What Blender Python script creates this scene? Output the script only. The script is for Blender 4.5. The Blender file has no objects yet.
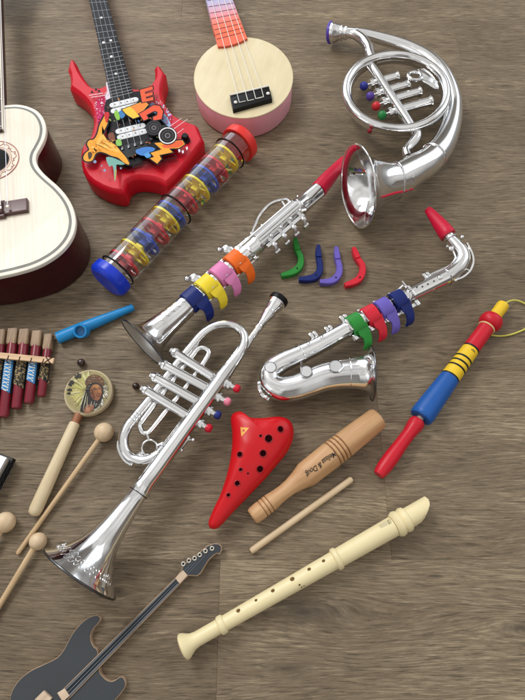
import bpy, bmesh, math, random
from math import radians as R, sin, cos, pi, atan, atan2, sqrt, hypot
from mathutils import Vector as V, geometry as mg
random.seed(7)
sc = bpy.context.scene
C = sc.collection

# ------------------------------------------------------------------ camera
FPX, YN, XC, CY, CAMH = 526.0, 576.0, 262.5, 350.0, 0.67
TH = atan((YN - CY) / FPX)
ct, st = cos(TH), sin(TH)
cam = bpy.data.objects.new('camera', bpy.data.cameras.new('camera'))
C.objects.link(cam)
cam.location = (0, 0, CAMH)
cam.rotation_euler = (TH, 0, 0)
cam.data.sensor_fit = 'VERTICAL'
cam.data.sensor_height = 36
cam.data.lens = 36 * FPX / 700
cam.data.clip_start = 0.01
cam.data.clip_end = 200
sc.camera = cam

def P(px, py, z=0.0):
    """a measured point of the photograph, turned into the place where it stands at height z"""
    u = (px - XC) / FPX
    v = (CY - py) / FPX
    d = (u, v * ct + st, v * st - ct)
    t = (z - CAMH) / d[2]
    return V((d[0] * t, d[1] * t, z))

def S(py, z=0.0):
    return (P(263, py, z) - P(262, py, z)).length

# ------------------------------------------------------------------ helpers
def lin(r, g, b):
    f = lambda c: (c / 255 / 12.92) if c / 255 <= 0.04045 else ((c / 255 + 0.055) / 1.055) ** 2.4
    return (f(r), f(g), f(b))

def cr(pts, sub=6, closed=False):
    pts = [tuple(p) for p in pts]
    n = len(pts)
    out = []
    rng = range(n) if closed else range(n - 1)
    for i in rng:
        if closed:
            a, b, c, d = pts[(i - 1) % n], pts[i], pts[(i + 1) % n], pts[(i + 2) % n]
        else:
            b, c = pts[i], pts[i + 1]
            a = pts[i - 1] if i > 0 else tuple(2 * x - y for x, y in zip(b, c))
            d = pts[i + 2] if i + 2 < n else tuple(2 * y - x for x, y in zip(b, c))
        for k in range(sub):
            t = k / sub
            out.append(tuple(0.5 * (2 * b_ + (c_ - a_) * t + (2 * a_ - 5 * b_ + 4 * c_ - d_) * t * t
                                    + (3 * b_ - a_ - 3 * c_ + d_) * t ** 3)
                             for a_, b_, c_, d_ in zip(a, b, c, d)))
    if not closed:
        out.append(pts[-1])
    return out

class MB:
    def __init__(self):
        self.v, self.f, self.c = [], [], []
    def face(self, idx, col=None):
        self.f.append(tuple(idx)); self.c.append(col)
    def add(self, pts):
        b = len(self.v)
        self.v += [V(p) for p in pts]
        return b
    # ---- tubes and turned shapes
    def rings(self, rings, cap=(True, True), closed=False, col=None):
        n = len(rings[0])
        bs = [self.add(r) for r in rings]
        m = len(bs)
        for i in range(m if closed else m - 1):
            a, b = bs[i], bs[(i + 1) % m]
            for k in range(n):
                k2 = (k + 1) % n
                self.face((a + k, a + k2, b + k2, b + k), col)
        if not closed:
            if cap[0]: self.face([bs[0] + k for k in reversed(range(n))], col)
            if cap[1]: self.face([bs[-1] + k for k in range(n)], col)
    def sweep(self, pts, rad, n=14, cap=(True, True), closed=False, side=None, box=False, col=None, roll=0.0):
        """round (or rectangular) section along a path; rad items are r or (half width, half height)"""
        pts = [V(p) for p in pts]
        m = len(pts)
        if not isinstance(rad, list): rad = [rad] * m
        rr = []
        for i in range(m):
            if closed: t = pts[(i + 1) % m] - pts[i - 1]
            else: t = pts[min(i + 1, m - 1)] - pts[max(i - 1, 0)]
            t = t.normalized() if t.length > 1e-9 else V((1, 0, 0))
            if side is not None: N = (V(side) - t * V(side).dot(t)).normalized()
            else:
                up = V((0, 0, 1)) if abs(t.z) < 0.97 else V((1, 0, 0))
                N = t.cross(up).normalized()
            B = N.cross(t)
            r = rad[i]
            a, b = r if isinstance(r, tuple) else (r, r)
            if box:
                e = min(a, b) * 0.22
                sec = [(a, b - e), (a - e, b), (-a + e, b), (-a, b - e), (-a, -b + e), (-a + e, -b), (a - e, -b), (a, -b + e)]
            else:
                sec = [(a * cos(2 * pi * k / n + roll), b * sin(2 * pi * k / n + roll)) for k in range(n)]
            rr.append([pts[i] + N * x + B * y for x, y in sec])
        self.rings(rr, cap, closed, col)
    def lathe(self, A, B, prof, n=32, cap=(True, True), col=None, roll=0.0):
        """turned shape about the axis A-B; prof = (fraction along A-B, radius)"""
        A, B = V(A), V(B)
        t = (B - A).normalized()
        up = V((0, 0, 1)) if abs(t.z) < 0.9 else V((1, 0, 0))
        N = t.cross(up).normalized(); U = N.cross(t)
        L = (B - A)
        rr = [[A + L * s + (N * cos(2 * pi * k / n + roll) + U * sin(2 * pi * k / n + roll)) * max(r, 1e-5) for k in range(n)] for s, r in prof]
        self.rings(rr, cap, False, col)
    def cyl(self, A, B, r, n=20, e=None, col=None):
        A, B = V(A), V(B)
        L = (B - A).length
        e = min(r * 0.25, L * 0.25) if e is None else e
        q = e / L
        self.lathe(A, B, [(0, r - e), (q * .3, r - e * .3), (q, r), (1 - q, r), (1 - q * .3, r - e * .3), (1, r - e)], n, col=col)
    def ball(self, c, r, sq=(1, 1, 1), nu=24, nv=14, col=None):
        c = V(c)
        rr = []
        for j in range(1, nv):
            a = pi * j / nv
            rr.append([c + V((r * sq[0] * sin(a) * cos(2 * pi * k / nu), r * sq[1] * sin(a) * sin(2 * pi * k / nu), -r * sq[2] * cos(a))) for k in range(nu)])
        self.rings(rr, (True, True), False, col)
    def torus(self, c, nrm, Rr, r, n=32, m=10, col=None, a0=0, a1=2 * pi):
        nrm = V(nrm).normalized()
        up = V((0, 0, 1)) if abs(nrm.z) < 0.9 else V((1, 0, 0))
        X = nrm.cross(up).normalized(); Y = nrm.cross(X)
        full = abs(a1 - a0 - 2 * pi) < 1e-6
        rr = []
        for i in range(n if full else n + 1):
            a = a0 + (a1 - a0) * i / n
            d = X * cos(a) + Y * sin(a)
            rr.append([V(c) + d * (Rr + r * cos(2 * pi * k / m)) + nrm * r * sin(2 * pi * k / m) for k in range(m)])
        self.rings(rr, (True, True), full, col)
    def disc(self, c, nrm, r, n=20, ry=None, xdir=None, col=None):
        nrm = V(nrm).normalized()
        up = V((0, 0, 1)) if abs(nrm.z) < 0.9 else V((1, 0, 0))
        X = (V(xdir) - nrm * V(xdir).dot(nrm)).normalized() if xdir is not None else nrm.cross(up).normalized()
        Y = nrm.cross(X)
        ry = ry or r
        b = self.add([V(c) + X * r * cos(2 * pi * k / n) + Y * ry * sin(2 * pi * k / n) for k in range(n)])
        self.face(range(b, b + n), col)
    # ---- flat shapes
    def prism(self, pts, z0, z1, bev=0.0, botbev=0.0, col=None, seg=3):
        pts = ccw(pts)
        lev = []
        if botbev:
            for k in range(seg + 1):
                a = pi / 2 * (1 - k / seg)
                lev.append((botbev * (1 - cos(a)), z0 + botbev * (1 - sin(a))))
        else: lev.append((0, z0))
        if bev:
            for k in range(seg + 1):
                a = pi / 2 * k / seg
                lev.append((bev * (1 - cos(a)), z1 - bev + bev * sin(a)))
        else: lev.append((0, z1))
        self.rings([[(x, y, z) for x, y in inset(pts, d)] for d, z in lev], (True, True), False, col)
    def flat(self, pts, z, col=None):
        pts = ccw(pts)
        b = self.add([(p[0], p[1], z) for p in pts])
        self.face(range(b, b + len(pts)), col)
    def ringflat(self, outer, inner, z, col=None, dz=0.0):
        a = self.add([(p[0], p[1], z) for p in outer]); b = self.add([(p[0], p[1], z + dz) for p in inner])
        n = len(outer)
        for k in range(n):
            k2 = (k + 1) % n
            self.face((a + k, a + k2, b + k2, b + k), col)
    def block(self, c, ax, L, W, Hh, e=None, col=None):
        """bevelled box: centre c, long axis ax (horizontal), length, width, height"""
        ax = V((ax[0], ax[1], 0)).normalized(); sd = V((-ax.y, ax.x, 0))
        c = V(c)
        e = min(L, W, Hh) * 0.15 if e is None else e
        q = [c + ax * (sx * L / 2) + sd * (sy * W / 2) for sx, sy in ((-1, -1), (1, -1), (1, 1), (-1, 1))]
        q2 = []
        for i in range(4):
            p, a, b = q[i], q[i - 1], q[(i + 1) % 4]
            q2 += [p + (a - p).normalized() * e, p + (b - p).normalized() * e]
        self.prism([(p.x, p.y) for p in q2], c.z - Hh / 2, c.z + Hh / 2, e, e, col, 2)

def area2(p):
    return sum(p[i][0] * p[(i + 1) % len(p)][1] - p[(i + 1) % len(p)][0] * p[i][1] for i in range(len(p)))
def ccw(p):
    p = [(q[0], q[1]) for q in p]
    return p if area2(p) > 0 else p[::-1]
def inset(p, d):
    if abs(d) < 1e-9: return list(p)
    n = len(p); out = []
    for i in range(n):
        a, b, c = V(p[i - 1]), V(p[i]), V(p[(i + 1) % n])
        e1, e2 = (b - a), (c - b)
        e1 = e1.normalized() if e1.length > 1e-9 else e2.normalized()
        e2 = e2.normalized() if e2.length > 1e-9 else e1
        n1, n2 = V((-e1.y, e1.x)), V((-e2.y, e2.x))
        m = n1 + n2
        if m.length < 1e-6: m = n1
        m = m.normalized()
        k = max(m.dot(n1), 0.45)
        q = b + m * (d / k)
        out.append((q.x, q.y))
    return out
def inset_safe(p, d, frac=0.36):
    """inset that never closes up a narrow place"""
    n = len(p); full = inset(p, 1.0e-4); lim = []
    for i in range(n):
        o = V(p[i]); dr = (V(full[i]) - o).normalized(); best = 1e9
        for k in range(n):
            if k == i or (k + 1) % n == i: continue
            a, b = V(p[k]), V(p[(k + 1) % n]); e = b - a
            den = dr.x * e.y - dr.y * e.x
            if abs(den) < 1e-12: continue
            w = a - o
            t = (w.x * e.y - w.y * e.x) / den; u = (w.x * dr.y - w.y * dr.x) / den
            if t > 1e-5 and 0 <= u <= 1: best = min(best, t)
        lim.append(min(d, best * frac))
    for _ in range(3): lim = [min(lim[i], .5 * lim[i] + .25 * (lim[i - 1] + lim[(i + 1) % n])) for i in range(n)]
    return [tuple(V(p[i]) + (V(full[i]) - V(p[i])) * (lim[i] / 1e-4)) for i in range(n)]
def pin(pts, z, sub=0, closed=True):
    """pixel outline -> 2-D outline at height z"""
    if sub: pts = cr(pts, sub, closed)
    return [tuple(P(p[0], p[1], z))[:2] for p in pts]

OFF = {}
def thing(name, label, cat, base, group=None):
    o = bpy.data.objects.new(name, None); C.objects.link(o)
    o.empty_display_size = 0.02
    o.location = (base[0], base[1], 0)
    o['label'] = label; o['category'] = cat
    if group: o['group'] = group
    OFF[o.name] = V((base[0], base[1], 0))
    return o
def obj(name, mb, mat, parent=None, ang=35, label=None, base=None):
    off = OFF[parent.name] if parent is not None else V(base if base else (0, 0, 0))
    me = bpy.data.meshes.new(name)
    me.from_pydata([tuple(v - off) for v in mb.v], [], mb.f)
    if not any(c is not None for c in mb.c):
        bm = bmesh.new(); bm.from_mesh(me); bmesh.ops.recalc_face_normals(bm, faces=bm.faces); bm.to_mesh(me); bm.free()
    if any(c is not None for c in mb.c):
        at = me.attributes.new('Col', 'FLOAT_COLOR', 'CORNER')
        k = 0
        for f, c in zip(me.polygons, mb.c):
            c = c or (1, 1, 1)
            for _ in f.loop_indices:
                at.data[k].color = (c[0], c[1], c[2], 1); k += 1
    me.polygons.foreach_set('use_smooth', [True] * len(me.polygons))
    me.set_sharp_from_angle(angle=R(ang))
    me.materials.append(mat)
    me.validate()
    o = bpy.data.objects.new(name, me); C.objects.link(o)
    if parent is not None:
        o.parent = parent; OFF[o.name] = off
    else:
        o.location = off
    if label: o['label'] = label
    return o
def tag(o, label, cat, group=None):
    o['label'] = label; o['category'] = cat
    if group: o['group'] = group
    return o

# ------------------------------------------------------------------ materials
def mat(name, rgb, rough=0.4, metal=0.0, noise=0.06, nscale=60, bump=0.0, bscale=300, coat=0.0, spec=0.5, vcol=False, rvar=0.1, scr=0):
    m = bpy.data.materials.new(name); m.use_nodes = True
    nt = m.node_tree; N = nt.nodes; L = nt.links
    b = N['Principled BSDF']
    b.inputs['Metallic'].default_value = metal
    b.inputs['Specular IOR Level'].default_value = spec
    b.inputs['Coat Weight'].default_value = coat
    b.inputs['Coat Roughness'].default_value = 0.08
    tc = N.new('ShaderNodeTexCoord')
    nz = N.new('ShaderNodeTexNoise'); nz.inputs['Scale'].default_value = nscale; nz.inputs['Detail'].default_value = 5
    L.new(tc.outputs['Object'], nz.inputs['Vector'])
    mr = N.new('ShaderNodeMapRange')
    mr.inputs['From Min'].default_value = 0.25; mr.inputs['From Max'].default_value = 0.75
    mr.inputs['To Min'].default_value = 1 - noise; mr.inputs['To Max'].default_value = 1 + noise
    L.new(nz.outputs['Fac'], mr.inputs['Value'])
    mx = N.new('ShaderNodeMix'); mx.data_type = 'RGBA'; mx.blend_type = 'MULTIPLY'; mx.inputs['Factor'].default_value = 1
    if vcol:
        at = N.new('ShaderNodeAttribute'); at.attribute_name = 'Col'
        L.new(at.outputs['Color'], mx.inputs[6])
    else:
        mx.inputs[6].default_value = (*rgb, 1)
    cmb = N.new('ShaderNodeCombineColor')
    for k in range(3): L.new(mr.outputs[0], cmb.inputs[k])
    L.new(cmb.outputs[0], mx.inputs[7])
    L.new(mx.outputs[2], b.inputs['Base Color'])
    nr = N.new('ShaderNodeTexNoise'); nr.inputs['Scale'].default_value = 35; nr.inputs['Detail'].default_value = 6
    L.new(tc.outputs['Object'], nr.inputs['Vector'])
    m2 = N.new('ShaderNodeMapRange')
    m2.inputs['From Min'].default_value = 0.3; m2.inputs['From Max'].default_value = 0.75
    m2.inputs['To Min'].default_value = max(rough - rvar * rough, 0.01); m2.inputs['To Max'].default_value = rough + rvar * 1.5 * rough
    L.new(nr.outputs['Fac'], m2.inputs['Value']); L.new(m2.outputs[0], b.inputs['Roughness'])
    if bump:
        bz = N.new('ShaderNodeTexNoise'); bz.inputs['Scale'].default_value = bscale; bz.inputs['Detail'].default_value = 3
        L.new(tc.outputs['Object'], bz.inputs['Vector'])
        bp = N.new('ShaderNodeBump'); bp.inputs['Strength'].default_value = bump; bp.inputs['Distance'].default_value = 0.001
        L.new(bz.outputs['Fac'], bp.inputs['Height']); L.new(bp.outputs[0], b.inputs['Normal'])
    return m

def wood(name, a, b_, ax=(1, 0, 0), rough=0.5, fine=260, along=14, bump=0.08, coat=0.0):
    """pale grained wood, grain running along ax"""
    m = bpy.data.materials.new(name); m.use_nodes = True
    nt = m.node_tree; N = nt.nodes; L = nt.links
    p = N['Principled BSDF']; p.inputs['Coat Weight'].default_value = coat
    p.inputs['Roughness'].default_value = rough
    tc = N.new('ShaderNodeTexCoord')
    ax = V(ax); ang = atan2(ax.y, ax.x)
    r0 = N.new('ShaderNodeMapping'); r0.inputs['Rotation'].default_value = (0, 0, -ang)
    L.new(tc.outputs['Object'], r0.inputs['Vector'])
    mp = N.new('ShaderNodeMapping'); mp.inputs['Scale'].default_value = (along, fine, fine)
    L.new(r0.outputs[0], mp.inputs['Vector'])
    nz = N.new('ShaderNodeTexNoise'); nz.inputs['Scale'].default_value = 1; nz.inputs['Detail'].default_value = 6; nz.inputs['Roughness'].default_value = 0.6
    nz.inputs['Distortion'].default_value = 0.4
    L.new(mp.outputs[0], nz.inputs['Vector'])
    n2 = N.new('ShaderNodeTexNoise'); n2.inputs['Scale'].default_value = 22; n2.inputs['Detail'].default_value = 3
    L.new(tc.outputs['Object'], n2.inputs['Vector'])
    ad = N.new('ShaderNodeMath'); ad.operation = 'MULTIPLY_ADD'; ad.inputs[1].default_value = 0.5
    L.new(n2.outputs['Fac'], ad.inputs[0]); L.new(nz.outputs['Fac'], ad.inputs[2])
    rp = N.new('ShaderNodeValToRGB')
    rp.color_ramp.elements[0].position = 0.52; rp.color_ramp.elements[0].color = (*a, 1)
    rp.color_ramp.elements[1].position = 0.98; rp.color_ramp.elements[1].color = (*b_, 1)
    L.new(ad.outputs[0], rp.inputs[0]); L.new(rp.outputs[0], p.inputs['Base Color'])
    bp = N.new('ShaderNodeBump'); bp.inputs['Strength'].default_value = bump; bp.inputs['Distance'].default_value = 0.0006
    L.new(nz.outputs['Fac'], bp.inputs['Height']); L.new(bp.outputs[0], p.inputs['Normal'])
    return m

def clear_plastic(name):
    m = bpy.data.materials.new(name); m.use_nodes = True
    nt = m.node_tree; N = nt.nodes; L = nt.links
    out = N['Material Output']; N.remove(N['Principled BSDF'])
    tr = N.new('ShaderNodeBsdfTransparent'); tr.inputs[0].default_value = (0.95, 0.955, 0.95, 1)
    gl = N.new('ShaderNodeBsdfGlossy'); gl.inputs['Roughness'].default_value = 0.06; gl.inputs[0].default_value = (0.9, 0.9, 0.9, 1)
    lw = N.new('ShaderNodeLayerWeight'); lw.inputs['Blend'].default_value = 0.5
    pw = N.new('ShaderNodeMath'); pw.operation = 'POWER'; pw.inputs[1].default_value = 3.0; L.new(lw.outputs['Facing'], pw.inputs[0])
    fr = N.new('ShaderNodeMath'); fr.operation = 'MULTIPLY_ADD'; fr.inputs[1].default_value = 0.85; fr.inputs[2].default_value = 0.075; L.new(pw.outputs[0], fr.inputs[0])
    nz = N.new('ShaderNodeTexNoise'); nz.inputs['Scale'].default_value = 40; nz.inputs['Detail'].default_value = 6
    ad = N.new('ShaderNodeMath'); ad.operation = 'MULTIPLY_ADD'; ad.inputs[1].default_value = 0.03
    L.new(nz.outputs['Fac'], ad.inputs[0]); L.new(fr.outputs[0], ad.inputs[2])
    mx = N.new('ShaderNodeMixShader')
    L.new(ad.outputs[0], mx.inputs[0]); L.new(tr.outputs[0], mx.inputs[1]); L.new(gl.outputs[0], mx.inputs[2])
    L.new(mx.outputs[0], out.inputs[0])
    return m

def tinted(name, rgb, clear=0.5):
    m = mat(name, rgb, 0.35, spec=0.3); nt = m.node_tree; N = nt.nodes; L = nt.links
    out = N['Material Output']; b = N['Principled BSDF']
    tr = N.new('ShaderNodeBsdfTransparent'); tr.inputs[0].default_value = (*[min(1, .35 + c) for c in rgb], 1)
    mx = N.new('ShaderNodeMixShader'); mx.inputs[0].default_value = clear
    L.new(b.outputs[0], mx.inputs[1]); L.new(tr.outputs[0], mx.inputs[2]); L.new(mx.outputs[0], out.inputs[0])
    return m

chrome = mat('chrome_plating', (0.80, 0.805, 0.81), 0.095, 1.0, 0.05, 24, 0.09, 55, rvar=0.9)
chrome2 = mat('satin_chrome', (0.74, 0.745, 0.75), 0.16, 1.0, 0.03, 20, 0.05, 60, rvar=0.4)
satin_in = mat('satin_bell_lining', (0.66, 0.67, 0.68), 0.38, 0.85, 0.05)
darkrim = mat('dark_metal_rim', (0.12, 0.12, 0.125), 0.25, 1.0)
art = mat('printed_ink', (1, 1, 1), 0.42, vcol=True, noise=0.10, nscale=240, spec=0.14)
def plastic(n, rgb, rough=0.34, **k):
    k.setdefault('spec', 0.32)
    return mat(n, lin(*rgb), rough, 0, 0.07, 50, 0.05, 500, **k)
black_pl = plastic('black_plastic', (13, 13, 15), 0.35, spec=.22)
sc.cycles.transparent_max_bounces = 40
sc.cycles.max_bounces = 12
# ------------------------------------------------------------------ setting: laminate floor
def floor_material():
    m = bpy.data.materials.new('oak_laminate'); m.use_nodes = True
    nt = m.node_tree; N = nt.nodes; L = nt.links
    b = N['Principled BSDF']
    def math(op, a, b_=None, c=None):
        n = N.new('ShaderNodeMath'); n.operation = op
        for i, x in enumerate((a, b_, c)):
            if x is None: continue
            if isinstance(x, (int, float)): n.inputs[i].default_value = x
            else: L.new(x, n.inputs[i])
        return n.outputs[0]
    tc = N.new('ShaderNodeTexCoord')
    at = N.new('ShaderNodeAttribute'); at.attribute_name = 'plank'
    sp = N.new('ShaderNodeSeparateXYZ'); L.new(tc.outputs['Object'], sp.inputs[0])
    sa = N.new('ShaderNodeSeparateXYZ'); L.new(at.outputs['Vector'], sa.inputs[0])
    x, y = sp.outputs[0], sp.outputs[1]
    # slow waviness of the grain
    mpw = N.new('ShaderNodeMapping'); mpw.inputs['Scale'].default_value = (2.6, 9, 1)
    vo = N.new('ShaderNodeVectorMath'); vo.operation = 'ADD'
    L.new(tc.outputs['Object'], vo.inputs[0]); L.new(at.outputs['Vector'], vo.inputs[1])
    L.new(vo.outputs[0], mpw.inputs[0])
    nw = N.new('ShaderNodeTexNoise'); nw.inputs['Scale'].default_value = 1; nw.inputs['Detail'].default_value = 2
    L.new(mpw.outputs[0], nw.inputs['Vector'])
    yy = math('ADD', y, math('MULTIPLY', math('SUBTRACT', nw.outputs['Fac'], 0.5), 0.06))
    # knots: the grain runs around them
    knots = [(P(288, 668), .045, .013, .013), (P(203, 612), .05, .014, -.006), (P(520, 628), .06, .013, .011), (P(434, 576), .035, .009, .006),
             (P(310, 612), .11, .035, .017), (P(505, 86), .05, .014, .010), (P(70, 120), .04, .011, .008), (P(118, 592), .016, .009, .007), (P(247, 15), .03, .01, .007)]
    kd = None
    for (p, a, bb, amp) in knots:
        dx = math('MULTIPLY', math('SUBTRACT', x, p.x), 1 / a)
        dy = math('MULTIPLY', math('SUBTRACT', y, p.y), 1 / bb)
        r2 = math('ADD', math('MULTIPLY', dx, dx), math('MULTIPLY', dy, dy))
        g = math('POWER', 2.718, math('MULTIPLY', r2, -1.0))
        yy = math('ADD', yy, math('MULTIPLY', math('MULTIPLY', g, dy), -amp))
        if abs(amp) < 0.03:
            dk = math('POWER', 2.718, math('MULTIPLY', r2, -7.0 if abs(amp) > .0105 else -16.0))
            kd = dk if kd is None else math('MAXIMUM', kd, dk)
    cv = N.new('ShaderNodeCombineXYZ')
    L.new(math('ADD', x, sa.outputs[0]), cv.inputs[0]); L.new(math('ADD', yy, sa.outputs[1]), cv.inputs[1])
    def grain(sx, sy, det, rough=0.6, dist=0.0):
        mp = N.new('ShaderNodeMapping'); mp.inputs['Scale'].default_value = (sx, sy, 1)
        L.new(cv.outputs[0], mp.inputs[0])
        n = N.new('ShaderNodeTexNoise'); n.inputs['Scale'].default_value = 1; n.inputs['Detail'].default_value = det
        n.inputs['Roughness'].default_value = rough; n.inputs['Distortion'].default_value = dist
        L.new(mp.outputs[0], n.inputs['Vector'])
        return n.outputs['Fac']
    broad = grain(2.0, 22, 4)
    mid = grain(13, 270, 6, 0.72, 0.2)
    fine = grain(36, 640, 4, 0.72, 0.1)
    pore = grain(36, 380, 3, 0.6, 0.15)
    blotch = N.new('ShaderNodeTexNoise'); blotch.inputs['Scale'].default_value = 7; blotch.inputs['Detail'].default_value = 4
    L.new(vo.outputs[0], blotch.inputs['Vector'])
    val = math('ADD', math('MULTIPLY', broad, 0.30), math('MULTIPLY', mid, 0.42))
    val = math('ADD', val, math('MULTIPLY', fine, 0.70))
    val = math('ADD', val, math('MULTIPLY', blotch.outputs['Fac'], 0.22))
    val = math('ADD', val, math('MULTIPLY', sa.outputs[2], 0.05))
    rp = N.new('ShaderNodeValToRGB')
    e = rp.color_ramp.elements
    e[0].position = 0.58; e[0].color = (*lin(*FLOOR[0]), 1)
    e[1].position = 1.02 if False else 1.05; e[1].color = (*lin(*FLOOR[3]), 1)
    q = e.new(0.75); q.color = (*lin(*FLOOR[1]), 1)
    q = e.new(0.87); q.color = (*lin(*FLOOR[2]), 1)
    L.new(val, rp.inputs[0])
    # dark pores pressed into the print
    pr = N.new('ShaderNodeMapRange'); pr.inputs['From Min'].default_value = 0.33; pr.inputs['From Max'].default_value = 0.46
    pr.inputs['To Min'].default_value = 0.60; pr.inputs['To Max'].default_value = 1.0
    L.new(pore, pr.inputs['Value'])
    mx = N.new('ShaderNodeMix'); mx.data_type = 'RGBA'; mx.blend_type = 'MULTIPLY'; mx.inputs['Factor'].default_value = 1
    cc = N.new('ShaderNodeCombineColor')
    for k in range(3): L.new(pr.outputs[0], cc.inputs[k])
    L.new(rp.outputs[0], mx.inputs[6]); L.new(cc.outputs[0], mx.inputs[7])
    # knots darker
    kn = N.new('ShaderNodeMix'); kn.data_type = 'RGBA'; kn.inputs[7].default_value = (*lin(62, 54, 44), 1)
    kk = math('MULTIPLY', kd, math('MULTIPLY', mid, 1.3))
    L.new(kk, kn.inputs['Factor']); L.new(mx.outputs[2], kn.inputs[6])
    L.new(kn.outputs[2], b.inputs['Base Color'])
    rr = N.new('ShaderNodeMapRange'); rr.inputs['To Min'].default_value = 0.62; rr.inputs['To Max'].default_value = 0.44
    L.new(mid, rr.inputs['Value']); L.new(rr.outputs[0], b.inputs['Roughness'])
    b.inputs['Specular IOR Level'].default_value = 0.35
    bp = N.new('ShaderNodeBump'); bp.inputs['Strength'].default_value = 0.8; bp.inputs['Distance'].default_value = 0.0009
    L.new(math('ADD', math('MULTIPLY', fine, 0.6), math('MULTIPLY', pr.outputs[0], 1.0)), bp.inputs['Height'])
    L.new(bp.outputs[0], b.inputs['Normal'])
    return m
FLOOR = [(76, 63, 48), (109, 94, 74), (128, 112, 90), (166, 149, 122)]

def floor():
    W, Y0, LEN = 0.24, 0.018, 1.26
    ends = {-1: -0.05, 0: 0.153, 3: 0.36, 1: 0.82, 2: -0.62, 4: -0.155, -2: 0.45, 5: 0.5}
    verts, faces, att = [], [], []
    g, dp = 0.00045, 0.0004
    rnd = random.Random(3)
    for r in range(-11, 15):
        x = ends.get(r, rnd.uniform(0, LEN)) - 3 * LEN
        for k in range(6):
            x0, x1 = x + k * LEN, x + (k + 1) * LEN
            y0, y1 = Y0 + r * W, Y0 + (r + 1) * W
            off = (rnd.uniform(0, 30), rnd.uniform(0, 30), rnd.uniform(-1, 1))
            b = len(verts)
            for (i, z) in ((0, -dp), (g, 0)):
                verts += [(x0 + i, y0 + i, z), (x1 - i, y0 + i, z), (x1 - i, y1 - i, z), (x0 + i, y1 - i, z)]
            faces.append((b + 4, b + 5, b + 6, b + 7))
            for q in range(4):
                q2 = (q + 1) % 4
                faces.append((b + q, b + q2, b + 4 + q2, b + 4 + q))
            att += [off] * 8
    me = bpy.data.meshes.new('floor'); me.from_pydata(verts, [], faces)
    a = me.attributes.new('plank', 'FLOAT_VECTOR', 'POINT')
    a.data.foreach_set('vector', [c for o in att for c in o])
    me.materials.append(floor_material())
    o = bpy.data.objects.new('floor', me); C.objects.link(o)
    o['kind'] = 'structure'
floor()

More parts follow.
